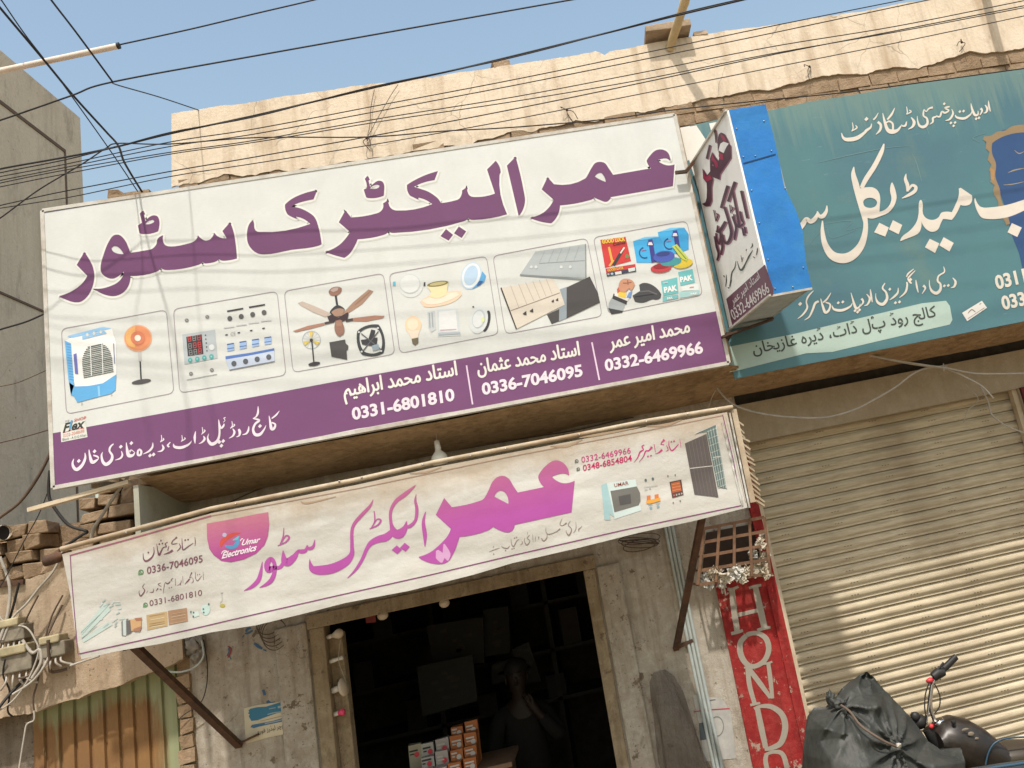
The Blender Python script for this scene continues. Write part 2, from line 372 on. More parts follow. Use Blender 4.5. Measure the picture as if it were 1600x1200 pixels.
# door lining
w = MB().mat(plaster('door_wood', (.30, .235, .155), (.22, .165, .10), (.37, .31, .22), (.12, .085, .05), .5, 2., .8, .5, chips=(.14, .10, .065), chipamt=.61, pocks=.66))
w.box(-1.79, -1.70, -.015, .14, 0, 2.055); w.box(-.075, .0, -.015, .14, 0, 2.055); w.box(-1.80, .01, -.022, .15, 2.055, 2.14)
w.box(-1.70, -1.615, .06, .16, 0, 2.0); obj('door_frame', w, bld, bevel=.006)
w = MB().mat(M['dirty_limewash']); w.box(-1.99, -1.80, -.03, 0, 0, 2.10); obj('door_surround', w, bld, bevel=.01); w = MB().mat(M['dirty_limewash']); w.box(.012, .16, -.025, 0, 0, 2.06); obj('door_surround', w, bld, bevel=.01)
# shop interior: a closed dark room
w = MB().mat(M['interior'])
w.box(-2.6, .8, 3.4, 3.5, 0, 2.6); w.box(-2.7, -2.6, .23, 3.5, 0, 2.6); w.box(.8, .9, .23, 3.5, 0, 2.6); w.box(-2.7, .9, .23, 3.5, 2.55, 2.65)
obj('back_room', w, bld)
# roller shutter of the right-hand shop
def shutter_mat():
    m, n, l, bs = _new('shutter_paint'); v = _vec(n, l, (1, 1, 1)); vx = _vec(n, l, (3, 1, 40))
    o = _mix(n, l, _ramp(n, l, _noise(n, l, v, 2.5, 8, .65), [(.35, 0.), (.7, 1.)]), (.52, .45, .32), (.44, .375, .255))
    o = _mix(n, l, _ramp(n, l, _noise(n, l, vx, 1.6, 7, .7), [(.43, 0.), (.70, .7)]), o, (.25, .20, .13))
    o = _mix(n, l, _ramp(n, l, _noise(n, l, _vec(n, l, (8, 1, 30)), 1.2, 5, .75), [(.69, 0.), (.70, .9)]), o, (.10, .085, .06))
    o = _mix(n, l, _ramp(n, l, _noise(n, l, _vec(n, l, (1, 1, .5)), 1.5, 5, .6), [(.47, 0.), (.75, .65)]), o, (.23, .175, .11))
    l.new(o, bs.inputs['Base Color']); bs.inputs['Roughness'].default_value = .65; bs.inputs['Specular IOR Level'].default_value = .3
    return m
w = MB().mat(shutter_mat()); P = .0775; prof = []
z = 2.66
while z > 0:
    for dy, dz in ((.024, 0), (.020, .006), (.012, .010), (.002, .022), (0, .034), (.004, .046), (.016, .056), (.013, .062), (.010, .068), (.012, .0705), (.050, .0715), (.050, .0745), (.022, .0755)): prof.append((.095+dy, z-dz))
    z -= P
nx = 14; xs = [1.13+(3.12-1.13)*i/nx for i in range(nx+1)]
random.seed(5); wob = [random.uniform(-.0015, .0015) for _ in range(nx+1)]
vs = [(x, y+wob[i], zz+.0008*sin(i*1.3)) for i, x in enumerate(xs) for y, zz in prof]; m_ = len(prof)
w.add(vs, [(i*m_+j, i*m_+j+1, (i+1)*m_+j+1, (i+1)*m_+j) for i in range(nx) for j in range(m_-1)], True)
sh = obj('roller_shutter', w, bld)
w = MB().mat(M['black_rubber'])
rs = random.Random(11)
for k in range(26):            # short rows of vent slots pressed in the slats
    for c in range(5):
        xx = 1.24+c*.40+rs.uniform(-.02, .02)
        if rs.random() < .35: continue
        for q in range(3): w.box(xx+q*.021, xx+q*.021+.010, .093, .0952, 2.66-k*P-.037, 2.66-k*P-.034)
obj('vent_slot', w, sh); bpy.data.objects['vent_slot']['kind'] = 'stuff'
w = MB().mat(M['cream_tin']); w.box(1.12, 1.165, .03, .09, 0, 2.64); obj('guide_rail', w, bld); w = MB().mat(M['cream_tin']); w.box(3.085, 3.13, .03, .09, 0, 2.64); obj('guide_rail', w, bld)
# red painted pilasters
w = MB().mat(M['red_paint']); w.box(.742, 1.065, -.03, 0, 0, 1.80, .002); pil = obj('pilaster', w, bld, 'red painted strip with white hand-lettering')
w = MB().mat(M['red_paint']); w.box(1.065, 1.128, -.05, .02, 0, 2.64); obj('shutter_jamb', w, bld, 'red painted jamb beside the roller shutter')
w = MB().mat(M['dark_red']); w.box(3.13, 4.6, -.03, 0, 0, 2.64); obj('red_boarding', w, bld, 'dark red painted boarding'); w = MB().mat(M['dark_red']); w.box(.70, 1.03, -.012, 0, 2.62, 2.82); obj('red_boarding', w, bld, 'dark red painted boarding')
ik = Ink((0, -.031, 0), (0, -1, 0), 'sign_paint'); GR = (.36, .32, .26); ik.o(1140, 855, 3.478)
ik.st('12,222,30 24,340,34 42,462,30;-12,228,18 14,228,16 48,214,14;8,470,18 42,462,18 72,452,16;140,215,30 165,330,36 190,440,34;105,222,14 140,212,16 172,206,14;150,452,18 190,440,18 222,436,14;28,372,22 90,358,22 165,340,22', GR)
ik.st('92,478,26 58,520,30 60,580,32 88,630,30 130,648,26 185,620,28 212,560,30 200,500,30 160,470,26 120,468,24 92,478,26', GR)
ik.st('78,655,10 118,648,14 150,640,10;98,652,26 108,750,26 136,850,24;112,858,14 140,852,14 166,846,12;104,660,26 165,740,28 222,818,20;210,632,22 222,720,24 232,822,20;176,636,10 210,630,12 232,622,10', GR)
ik.st('150,872,28 172,980,32 196,1090,28;132,878,14 172,864,20 230,868,28 285,910,32 302,980,34 280,1060,32 230,1090,26 190,1098,18', GR)
ik.st('200,1128,22 196,1170,26 226,1300,26;190,1130,16 240,1112,20 290,1128,26 318,1230,28 340,1340,28;215,1235,16 315,1225,16', GR)
ik.done('painted_lettering', pil, 'white hand-painted capitals running down the red strip')

# ---------------------------------------------------------------- low neighbour at the left
low = thing('low_shop', 'low tan plastered shop with a rusty corrugated shutter at the left edge', 'building', (-3, 0, 0))
w = MB().mat(M['tan_plaster'])
low_top = [(-6, 2.62), (-3.6, 2.66), (-3.3, 2.70), (-3.0, 2.72), (-2.75, 2.76), (-2.5, 2.78)]
lowb = [(-2.5, 2.04), (-2.62, 2.02), (-2.72, 1.995), (-2.80, 1.99), (-2.9, 1.965), (-3.0, 1.965), (-3.1, 1.945), (-3.2, 1.95), (-3.35, 1.925), (-3.5, 1.935), (-6, 1.93)]
P_ = rough([V((x, -.09, z)) for x, z in low_top], .012)+rough([V((x, -.09, z)) for x, z in lowb], .009)
w.prism(P_, (0, .3, 0)); w.mat(plaster('shaded_plaster', (.20, .165, .125), (.15, .12, .09), (.25, .21, .17), (.08, .06, .045), .5, 1.6, .7, .6, chips=(.10, .075, .05), chipamt=.58, pocks=.64)); w.box(-6, -3.42, .06, .2, 0, 1.96); obj('wall', w, low)  # dirty lower wall, also painted darker for the shade under the overhang
w = MB().mat(M['mud_brick']); rs = random.Random(21)
z = 1.95
w.box(-2.575, -2.50, .0, .2, 0, 2.04)
while z > 0:
    w.box(-2.58+rs.uniform(0, .015), -2.495, -.035+rs.uniform(-.015, .012), .1, z-.075, z, .008); z -= .083
obj('broken_edge', w, low)
def rustmat():
    m, n, l, bs = _new('rusty_green'); v = _vec(n, l); vs = _vec(n, l, (6, 1, .5))
    o = _mix(n, l, _ramp(n, l, _noise(n, l, v, 3, 8, .7), [(.3, 0.), (.7, 1.)]), (.235, .125, .04), (.155, .075, .03))
    s = n.new('ShaderNodeSeparateXYZ'); l.new(_vec(n, l), s.inputs[0])
    a = n.new('ShaderNodeMapRange'); a.inputs[1].default_value = 1.78; a.inputs[2].default_value = 2.02; l.new(s.outputs[2], a.inputs[0])
    b = n.new('ShaderNodeMapRange'); b.inputs[1].default_value = -2.75; b.inputs[2].default_value = -2.6; l.new(s.outputs[0], b.inputs[0])
    mx = n.new('ShaderNodeMath'); mx.operation = 'MAXIMUM'; l.new(a.outputs[0], mx.inputs[0]); l.new(b.outputs[0], mx.inputs[1])
    ad = n.new('ShaderNodeMath'); ad.operation = 'MULTIPLY_ADD'; ad.inputs[1].default_value = .62; l.new(mx.outputs[0], ad.inputs[0]); l.new(_noise(n, l, vs, 1.6, 8, .7), ad.inputs[2])
    o = _mix(n, l, _ramp(n, l, ad.outputs[0], [(.62, 0.), (.85, 1.)]), o, (.25, .27, .15))
    o = _mix(n, l, _ramp(n, l, _noise(n, l, vs, 4, 8, .8), [(.63, 0.), (.68, .7)]), o, (.42, .40, .22))
    l.new(o, bs.inputs['Base Color']); bs.inputs['Roughness'].default_value = .8; return m
w = MB().mat(rustmat()); prof = []; x = -3.42
while x < -2.58:
    for dx, dy in ((0, 0), (.03, -.002), (.055, 0), (.062, .018), (.071, .018), (.078, 0)): prof.append((x+dx, .045+dy))
    x += .084
m_ = len(prof); w.add([(a, b, z) for z in (0, 2.02) for a, b in prof], [(i, i+1, m_+i+1, m_+i) for i in range(m_-1)])
obj('corrugated_shutter', w, low)
# crumbling brick courses on top of it
bw = thing('broken_brick_wall', 'crumbling stack of loose mud bricks between the grey house and the big signboard', 'brick wall', (-3, .1, 2.7))
w = MB().mat(M['mud_brick']); rs = random.Random(4)
for r, (z, x0, x1) in enumerate(((2.70, -3.9, -2.5), (2.785, -3.85, -2.5), (2.87, -3.8, -2.5), (2.955, -3.62, -2.5), (3.04, -3.1, -2.5), (3.12, -3.02, -2.62))):
    x = x0+rs.uniform(0, .08)
    while x < x1-.06:
        L = rs.choice((.11, .115, .12, .125, .13, .17, .22)); d = rs.uniform(-.05, .05)
        if -3.32 < x < -3.16 and r > 1: x += .1; continue
        w.box(x, min(x+L-.014, x1), -.06+d*.6, .16, z+rs.uniform(-.006, .006), z+.073+rs.uniform(-.010, .006), .015, rs.uniform(-.09, .09)); x += L
obj('bricks', w, bw, bevel=.006); w = MB().mat(M['mud_brick']); w.box(-3.9, -2.52, .165, .30, 2.66, 3.0); w.box(-3.06, -2.40, .17, .31, 2.66, 3.45); obj('brick_backing', w, bw)
# ---------------------------------------------------------------- tall grey house behind, its flank facing us
tall = thing('grey_house', 'tall plain grey cement house rising behind the low shop at the left', 'building', (-3.9, 1.9, 0))
w = MB().mat(M['grey_cement']); w.box(-9, -3.9, -8.0+8.05, 1.95, 2.2, 6.85); w.box(-9, -3.93, .05, 1.9, 0, 2.2); obj('wall', w, tall)
w = MB().mat(plain('groove_brown', (.15, .105, .075), .9))
gz = [(0.06, 6.405), (1.64, 6.39), (1.655, 3.2)]
w.box(-3.9, -3.893, .055, 1.66, 6.37, 6.40); w.box(-3.9, -3.893, 1.64, 1.662, 2.3, 6.37); w.box(-3.9, -3.892, .055, 1.95, 4.805, 4.822)
obj('recessed_groove', w, tall)

# thin partition and old tin strip under the signboard's left end
pt = tag(obj('partition_board', MB().mat(plain('pale_board', (.36, .36, .29), .8, .15, 6, .1, dirt=(.22, .2, .15))).box(-2.468, -2.44, -.715, 0, 2.74, 3.03)), 'thin pale partition board under the left end of the big signboard', 'board')
MB_ = MB().mat(M['cream_tin']); MB_.bar(A(46, 797, -.7), A(203, 753, -.7), .05, .022)
tag(obj('tin_strip', MB_), 'bent cream tin strip sloping over the loose bricks', 'metal strip')
# ================================================================ the big white signboard
SY = -.75
sg = thing('signboard', 'big white and purple signboard with purple lettering and a row of product pictures', 'signboard', (-.93, SY, 3.93))
PUR = (.165, .062, .155); WHT = (.72, .735, .68); DPUR = (.185, .070, .175); PAPER = (.83, .79, .82)
flex('sign_white', (.575, .595, .57), .5, dirt=(.51, .52, .48)); flex('sign_purple', (.16, .06, .15), .5)
plain('sign_frame', (.50, .48, .43), .5, .15, dirt=(.28, .22, .16))
c4 = [A(66, 329, SY), A(1054, 179, SY), A(1139, 567, SY), A(83, 762, SY)]
w = MB().mat(M['sign_white']); w.prism(c4, (0, .03, 0)); obj('panel', w, sg)
w = MB().mat(M['sign_frame'])
def rim(w, c, t, y0, y1):
    for i in range(4):
        a, b = c[i], c[(i+1) % 4]; d = (b-a).normalized()*t*.4; w.bar(a-d+V((0, (y0+y1)/2, 0)), b+d+V((0, (y0+y1)/2, 0)), y1-y0, t, (0, 1, 0)) if 0 else w.bar(a+V((0, (y0+y1)/2, 0)), b+V((0, (y0+y1)/2, 0)), t, y1-y0, (0, 1, 0))
rim(w, c4, .022, -.004, .05); obj('frame', w, sg)
w = MB().mat(M['wood_frame'])
w0 = w
for x in (-2.7, -1.6, -.5, .6): w = MB().mat(M['wood_frame']); w.bar((x, SY+.10, 3.12), (x, SY+.10, 4.73), .05, .05); w.bar((x, SY+.10, 4.6), (x, -.48, 4.6), .04, .04); w.bar((x, SY+.10, 3.09), (x, -.40, 3.09), .04, .04); obj('support', w, sg)
w = MB().mat(M['wood_frame']); w.box(1.015, 1.045, SY+.035, SY+.10, 3.09, 4.77); obj('support', w, sg); w = MB().mat(M['wood_frame']); w.box(-2.87, -2.83, SY+.035, SY+.10, 3.1, 4.75); obj('support', w, sg)
k = Ink((0, SY, 0), (0, -1, 0), 'sign')
pb = '80,706 1129,520 1139,566 83,761'
k.poly('79.5,677.5 137,667 200,655.5 300,637.5 400,619.5 520,597 640,575 760,553 920,523 1099,490 1123,485.5 1138,565 900,611 700,648 400,704 200,741 83,761', DPUR, 1)
k.line('83,761 200,741 400,704 560,671 575,669 700,646 755,638 870,616 1000,592 1138,566', 2.6, (.70, .69, .69), 4)
k.line('70,332 320,291 700,233 1052,181', 1.5, (.16, .16, .2), 2)
k.done('printed_band', sg)
HALO = [((.77, .78, .73), 6.2, 0, 0, 1.0), ((.60, .61, .565), 6.2, 1.3, 2.0, .5)]
k.o(80, 310, 5)
k.poly('260,420 200,520 283,605 240,668 150,732 62,763 90,780 215,812 268,783 312,720 338,620 328,540 300,480', PUR, 2, smooth=True, halo=HALO)
k.poly('1398,187 1338,255 1371,312 1310,302 1275,268 1262,297 1238,323 1207,330 1178,318 1148,290 1135,318 1110,340 1075,352 930,376 893,366 876,340 876,288 832,318 823,358 790,394 745,405 618,425 605,385 572,320 530,285 488,290 450,340 410,440 387,530 392,578 425,612 480,628 530,605 567,570 552,622 515,660 450,690 395,704 336,706 400,745 470,764 515,760 565,735 602,690 618,640 620,607 820,575 845,560 857,543 875,555 908,560 1150,520 1170,510 1183,495 1200,508 1228,507 1290,492 1310,473 1330,485 1362,487 1452,470 1440,340 1425,260', PUR, 2, ['566,435 515,430 482,412 472,388 490,373 520,378 548,405'], True, HALO)
k.poly('718,95 693,118 710,190 678,212 690,270 710,278 835,258 843,230 845,170 830,140 800,133 770,145 738,178 726,130 735,122', PUR, 2, ['735,202 762,176 795,167 807,178 795,192'], True, HALO)
k.o(370, 240, 5)
k.poly('627,287 600,358 520,375 460,395 430,415 500,430 570,465 610,500 640,580 655,650 663,708 640,720 430,752 215,788 165,780 120,750 88,700 80,640 90,570 108,537 128,522 135,545 138,580 152,605 180,613 575,550 525,512 463,493 468,510 420,490 395,472 377,400 430,355 530,310', PUR, 2, smooth=True, halo=HALO)
k.o(540, 220, 5)
k.poly('1173,157 1105,225 1167,413 1010,440 975,432 957,410 950,362 910,388 906,422 885,455 850,468 745,487 725,455 690,425 640,395 590,378 535,360 600,330 695,308 722,237 620,270 540,308 480,345 500,425 530,442 568,460 570,445 620,460 678,495 400,545 365,535 343,510 335,462 293,490 293,525 270,555 240,568 43,599 20,570 -2,545 -53,637 35,712 15,745 -50,815 -160,868 -130,880 -10,915 30,885 70,825 95,770 290,738 320,725 337,703 352,717 385,720 920,630 945,618 957,602 975,615 1005,618 1262,575 1203,268 1212,245', PUR, 2, smooth=True, halo=HALO)
k.poly('785,690 840,735 805,780 742,745', PUR, 2, halo=HALO); k.poly('885,670 942,708 907,760 847,723', PUR, 2, halo=HALO)
k.poly('172,275 150,298 166,350 163,372 142,382 160,440 180,448 298,430 301,400 300,340 285,318 255,313 225,330 192,360 180,312 190,303', PUR, 2, ['190,372 215,352 250,343 266,353 255,368 225,376'], True, HALO)
k.poly('1328,125 1260,195 1352,588 1385,540 1402,470 1395,410', PUR, 2, smooth=True, halo=HALO)
k.o(780, 170, 5)
k.poly('378,535 332,630 425,710 400,757 340,815 243,850 270,865 405,895 437,865 465,812 475,755 705,715 730,705 742,693 780,710 835,727 858,715 872,690 1357,605 1370,435 1310,442 1265,425 1235,402 1265,392 1310,390 1332,405 1333,375 1315,340 1285,322 1250,318 1215,330 1175,370 1152,405 1165,440 1187,465 890,517 855,465 825,425 785,415 750,425 720,465 690,520 672,545 428,590', PUR, 2, ['747,530 775,503 800,503 825,540 832,572 790,555'], True, HALO)
k.done('title_lettering', sg)
# bottom band writing
PA = (.80, .72, .78)
k.o(90, 630, 8)
k.st('345,620,8 348,690,28 312,772,36 250,828,42 208,808,38 190,752,26 205,695,8;395,580,8 405,650,26 432,735,44 480,722,30 517,690,8;450,652,18 500,668,22 517,690,10;702,508,12 662,548,24 652,598,24 685,655,30 672,718,38 612,765,42 568,732,36 552,655,22 566,612,6;800,598,8 812,650,24 785,690,22 722,712,6;862,492,8 868,560,26 890,650,48 942,652,30 967,618,10;915,612,18 905,595,16 930,588,12 968,618,8;1018,575,24 1048,600,28 1040,645,26 1008,648,26 1005,608,26 1020,575,18;1192,493,8 1188,548,24 1145,600,24 1072,637,6;1308,518,8 1326,560,28 1302,596,20 1252,606,6;1298,398,8 1304,450,11 1290,482,8;1285,486,8 1328,456,16 1320,436,8;1412,488,12 1378,528,22 1398,548,20', PA, 3)
k.dots('268,722 465,602 793,545 925,500 1158,655 1202,642', PA, 26, 3)
k.o(260, 610, 8)
k.st('90,668,8 106,706,32 182,716,36 262,688,28 302,655,16 317,630,4;195,560,8 201,610,11 190,637,8;185,640,8 236,606,15 225,590,8;367,512,8 356,590,30 361,665,8;465,570,8 480,606,28 452,645,20 408,668,6;450,460,8 456,515,11 445,548,8;440,551,8 484,508,15 470,492,8;655,365,8 666,440,26 690,470,26 718,440,22 722,415,8;664,440,24 664,560,26 632,640,36 572,672,42 532,640,34 518,590,18 532,542,5;742,340,12 720,348,10 735,375,9 712,400,7;830,478,8 852,520,28 832,570,20 782,600,6;820,385,8 826,440,11 800,474,8;800,476,8 853,438,15 840,420,8;905,485,26 920,520,34 912,565,20 875,583,6;1032,448,8 1026,500,24 1000,540,22 952,556,6;1148,200,8 1146,280,26 1122,330,18 1082,352,6;1085,352,12 1162,374,28 1112,420,26 1086,490,30 1112,552,38 1172,550,36 1222,490,20 1247,438,5;1285,318,8 1300,400,28 1316,480,38 1350,472,30 1362,425,22 1318,402,18;1414,256,6 1372,310,22 1318,352,14', PA, 3)
k.dots('664,646 712,634 690,692 1172,447', PA, 26, 3)
k.o(0, 0, 1)
up = (-1.9, -17.5)
k.done('address_lettering', sg)
k.text('0331-6801810', (551, 656), (711, 625), (-2.2, -18), PA, 3, .035); k.done('phone_number', sg); k.text('0336-7046095', (754, 617), (911, 587), (-2.2, -17.5), PA, 3, .035); k.done('phone_number', sg); k.text('0332-6469966', (946, 580), (1099, 551), (-2.2, -17.5), PA, 3, .035)
k.done('phone_number', sg); NM = (.82, .80, .74)
k.text('استاد محمد ابراهیم', (538, 620), (714.5, 586), (-2.6, -22), NM, 3, 0, True, fat=.75); k.done('name_lettering', sg); k.text('استاد محمد عثمان', (747, 584), (906, 555), (-2.6, -21.5), NM, 3, 0, True, fat=.75); k.done('name_lettering', sg); k.text('محمد امیر عمر', (953, 545), (1078, 519), (-2.6, -21.5), NM, 3, 0, True, fat=.75)
k.done('name_lettering', sg); k.line('729,571 738.5,632', 2.4, (.78, .62, .76), 3); k.done('divider_line', sg); k.line('924.8,535 936.5,594', 2.4, (.78, .62, .76), 3); k.done('divider_line', sg)
# printer's mark in the corner
k.poly('94.5,664 133,655 137,683 96,691', WHT, 2)
k.text('Flex', (98.5, 676), (132, 667.5), (2.0, -14), (.05, .055, .05), 3, .03, italic=.15)
k.poly('111,657 114,656.5 110.5,671.5 108.5,672', (.10, .36, .62), 4); k.text('SHOP', (116, 659.5), (134.5, 655), (.6, -5), (.62, .12, .09), 3, .01); k.text('THE', (101.5, 660), (108.5, 658), (.3, -2.6), (.2, .2, .2), 3)
k.line('99,676.5 112,672 132,669', 1, (.6, .12, .1), 3); k.text('0332-2048688', (99, 683.5), (132, 675.5), (.1, -5), (.66, .22, .17), 3); k.text('Block - A D.G Khan', (98, 689), (135, 681.5), (.1, -4), (.12, .13, .12), 3)
k.done('printer_mark', sg)
# six framed product pictures
def panel(d, r=9):
    P = num(d); o = []
    for i in range(4):
        p = V(P[i]); a = (V(P[i-1])-p).normalized(); b = (V(P[(i+1) % 4])-p).normalized(); p0, p1 = p+a*r, p+b*r
        for t in (0, .25, .5, .75, 1): o.append((1-t)**2*p0+2*t*(1-t)*p+t*t*p1)
    o.append(o[0])
    k.ribbon([(q.x, q.y, .9) for q in o], (.33, .27, .31), 2)
for d in ('96,514 260,484 272,614 104,647', '271,483 433,455 447,586 281,614', '444,455 599,427 617,553 458,582', '608,428 760,400 779,522 625,552', '770,400 917,372 941,494 790,522', '927,371 1073,345 1098,461 951,491'): panel(d)
k.done('picture_border', sg)
LB = (.30, .55, .82); MBL = (.10, .36, .72); DG = (.05, .05, .055); ST = (.45, .47, .48)
# 1 cooler and heater (crop 90,480 at 7.06)
k.o(90, 480, 7.06)
k.poly('85,370 155,335 600,235 645,400 650,740 500,840 340,870 195,875', (.86, .86, .83), 2)
k.poly('105,320 500,218 600,235 170,338', LB, 3); k.poly('275,318 520,262 545,290 275,358', LB, 4); k.ell(332, 305, 15, 18, WHT, 5); k.ell(405, 290, 15, 18, WHT, 5); k.ell(480, 275, 15, 18, WHT, 5)
k.poly('80,368 150,400 185,860 150,975 122,800', (.16, .45, .80), 3)
for q in range(14): k.line('%d,%d %d,%d' % (96+q*3, 405+q*30, 145+q*3, 415+q*30), .7, (.08, .24, .5), 4)
k.poly('178,520 212,508 230,742 196,735', (.16, .18, .50), 4)
for q in range(17):
    yy = 425+q*20; hw = 165*math.sqrt(max(.02, 1-((q-9)/10.5)**2)) if q < 10 else 165
    cx_ = 420+q*2.2; k.line('%.0f,%.0f %.0f,%.0f' % (cx_-hw, yy+hw*.21, cx_+hw, yy-hw*.21), 1.3 if q % 3 else 1.7, (.10, .13, .12), 4)
k.line('365,420 378,760', 1.5, (.8, .82, .8), 5); k.line('492,400 505,735', 1.5, (.8, .82, .8), 5); k.line('620,400 632,625', 1.4, (.2, .25, .4), 4)
k.poly('130,830 195,875 340,870 500,840 650,742 640,915 590,955 470,985 220,1052 180,980 150,970', (.13, .42, .76), 3, smooth=False); k.line('455,870 463,985', 3.2, (.28, .58, .86), 4); k.line('270,1050 268,1080', 1.6, ST, 3); k.line('596,955 598,978', 1.6, ST, 3)
k.ell(888, 342, 155, 148, (.76, .42, .26), 2, -10); k.ell(888, 342, 142, 134, (.74, .29, .14), 3, -10); k.poly('770,260 860,210 860,450 790,430 755,350', (.80, .44, .16), 4, smooth=True); k.ell(888, 342, 80, 76, (.66, .22, .12), 5); k.ell(888, 342, 34, 34, (.85, .80, .70), 6)
k.poly('885,490 925,490 930,590 895,598', (.55, .55, .52), 2); k.line('912,600 922,800', 2.2, DG, 2); k.ell(926, 822, 108, 26, (.09, .085, .09), 3, -9)
k.done('cooler_picture', sg)
# 2 meter and breakers (270,450 at 7.06)
k.o(270, 450, 7.06)
k.poly('105,515 465,460 495,775 130,845', (.47, .52, .54), 2); k.poly('150,540 320,512 340,728 168,755', DG, 3)
def seg(x, y, c, w_=38, h_=52): k.st('%d,%d,8 %d,%d,8;%d,%d,8 %d,%d,8;%d,%d,8 %d,%d,8;%d,%d,7 %d,%d,7;%d,%d,7 %d,%d,7' % (x, y, x+w_-8, y-5, x+2, y+h_/2, x+w_-6, y+h_/2-5, x+5, y+h_, x+w_-4, y+h_-5, x, y, x+5, y+h_, x+w_-8, y-5, x+w_-3, y+h_-5), c, 4)
RD = (.62, .07, .07); GD = (.25, .26, .25)
for r, cs in enumerate((RD, GD, RD), 0): seg(168+r*52, 540-r*8, cs)
for r, cs in enumerate((GD, RD, RD), 0): seg(175+r*52, 618-r*8, cs)
for r, cs in enumerate((GD, GD, RD), 0): seg(182+r*52, 690-r*8, cs)
for q in range(4): k.ell(194+q*78, 797-q*13, 25, 27, (.10, .42, .40), 4); k.ell(194+q*78, 797-q*13, 9, 9, (.35, .62, .6), 5)
k.ell(432, 655, 32, 32, (.72, .76, .76), 4)
for q in range(5): k.ell(363+q*4, 522+q*43, 7, 8, DG, 4)
for x_, y_ in ((155, 357), (382, 320), (202, 945), (432, 905)): k.ell(x_, y_, 22, 20, (.22, .22, .21), 3); k.line('%d,%d %d,%d' % (x_-12, y_-8, x_+12, y_+8), .8, (.5, .5, .48), 4)
k.line('155,1015 490,952', 1, (.3, .3, .3), 3)
k.line('600,258 778,226', 2.4, DG, 3); k.line('842,214 1018,184', 2.4, DG, 3)
for q in range(4):
    k.ell(630+q*126, 337-q*22, 27, 28, (.11, .11, .11), 3); k.line('%d,%d %d,%d' % (580+q*136, 520-q*24, 608+q*136, 515-q*24), 1.8, DG, 3); k.line('%d,%d %d,%d' % (565+q*136, 440-q*24, 680+q*136, 428-q*24), 1.5, (.55, .56, .57), 3)
    x_, y_ = 600+q*137, 620-q*24; k.poly('%d,%d %d,%d %d,%d %d,%d' % (x_, y_, x_+77, y_-12, x_+78, y_+68, x_+4, y_+80), (.36, .52, .80), 3); k.line('%d,%d %d,%d' % (x_, y_+4, x_+77, y_-8), 1.6, (.06, .12, .32), 4); k.line('%d,%d %d,%d' % (x_+2, y_+52, x_+78, y_+40), 1.2, (.1, .2, .5), 4)
    k.ell(677+q*128, 835-q*24, 28, 30, (.12, .13, .15), 5)
k.poly('582,755 860,715 1120,665 1120,690 860,742 585,788', (.10, .20, .52), 4); k.poly('585,788 1120,690 1125,810 625,905', (.58, .66, .80), 3); k.line('625,905 1125,810', 1.4, (.25, .26, .3), 4)
k.text('CE', (640, 530), (694, 520), (-4, -38), (.35, .36, .36), 4)
k.done('breaker_picture', sg)
# 3 fans (430,420 at 7.06)
k.o(430, 420, 7.06)
CU = (.30, .16, .12); WD = (.38, .24, .17); WDL = (.52, .43, .37)
k.poly('250,378 300,360 430,410 610,490 560,535 420,480 290,410', WDL, 2); k.poly('1085,248 1030,228 860,370 745,492 800,495 960,390', WD, 2); k.poly('1208,520 1100,515 855,545 850,578 1000,582 1190,545', (.40, .21, .15), 3); k.poly('195,688 360,630 540,595 545,622 400,660 230,700', (.40, .21, .15), 3)
k.line('1060,240 880,400', .8, (.3, .18, .12), 4)
k.poly('590,255 620,215 690,198 735,215 728,255 690,290 640,298 605,285', CU, 3, smooth=True); k.poly('610,240 650,212 700,208 690,240 640,260', (.5, .38, .34), 4, smooth=True); k.line('668,295 684,400', 3.4, DG, 2)
k.poly('600,480 650,420 690,400 740,420 770,450 740,520 660,525', DG, 3, smooth=True); k.poly('620,480 690,440 765,450 745,520 660,530', WD, 4, smooth=True); k.poly('575,530 620,505 700,540 800,480 812,495 800,560 740,585 600,585', (.06, .04, .045), 4); k.line('545,605 650,580', 3.6, (.08, .06, .06), 4); k.line('780,575 858,560', 4.2, (.08, .06, .06), 4)
k.poly('655,640 680,570 720,560 745,600 765,660 755,720 710,748 672,715', CU, 5, smooth=True); k.poly('665,575 740,570 740,640 680,640', (.36, .2, .14), 6, smooth=True)
k.ell(400, 785, 102, 100, (.42, .46, .50), 2, 0, .94)
for a in range(0, 360, 24): k.line('400,785 %.0f,%.0f' % (400+98*cos(radians(a)), 785+97*sin(radians(a))), .5, (.5, .53, .57), 2)
for a in (-92, 28, 150): k.poly('%.0f,%.0f %.0f,%.0f %.0f,%.0f' % (400, 785, 400+92*cos(radians(a-13)), 785+92*sin(radians(a-13)), 400+92*cos(radians(a+13)), 785+92*sin(radians(a+13))), (.70, .53, .10), 3)
k.ell(400, 788, 18, 18, DG, 4); k.line('405,790 428,1035', 2, DG, 4); k.ell(432, 1050, 66, 22, DG, 4, -10)
k.poly('598,812 772,780 778,822 808,850 805,890 788,905 795,1005 622,970', (.085, .08, .08), 3)
k.poly('905,690 1000,630 1140,615 1185,690 1212,820 1195,930 1100,965 960,950 910,850', (.055, .06, .065), 3, ['935,705 1020,655 1120,650 1165,720 1180,830 1160,910 1080,935 985,915 940,830'], True)
k.poly('1060,670 1105,680 1090,760 1130,760 1120,860 1050,850 960,835 945,785 1030,775', DG, 4, smooth=True); k.line('950,715 1180,900', 1.6, (.12, .12, .13), 4); k.line('1140,690 960,920', 1.6, (.12, .12, .13), 4); k.poly('1065,850 1140,830 1150,890 1080,905', (.30, .38, .44), 5)
for x_, y_ in ((925, 700), (1135, 655), (955, 915), (1170, 908)): k.ell(x_, y_, 12, 10, (.6, .62, .64), 5)
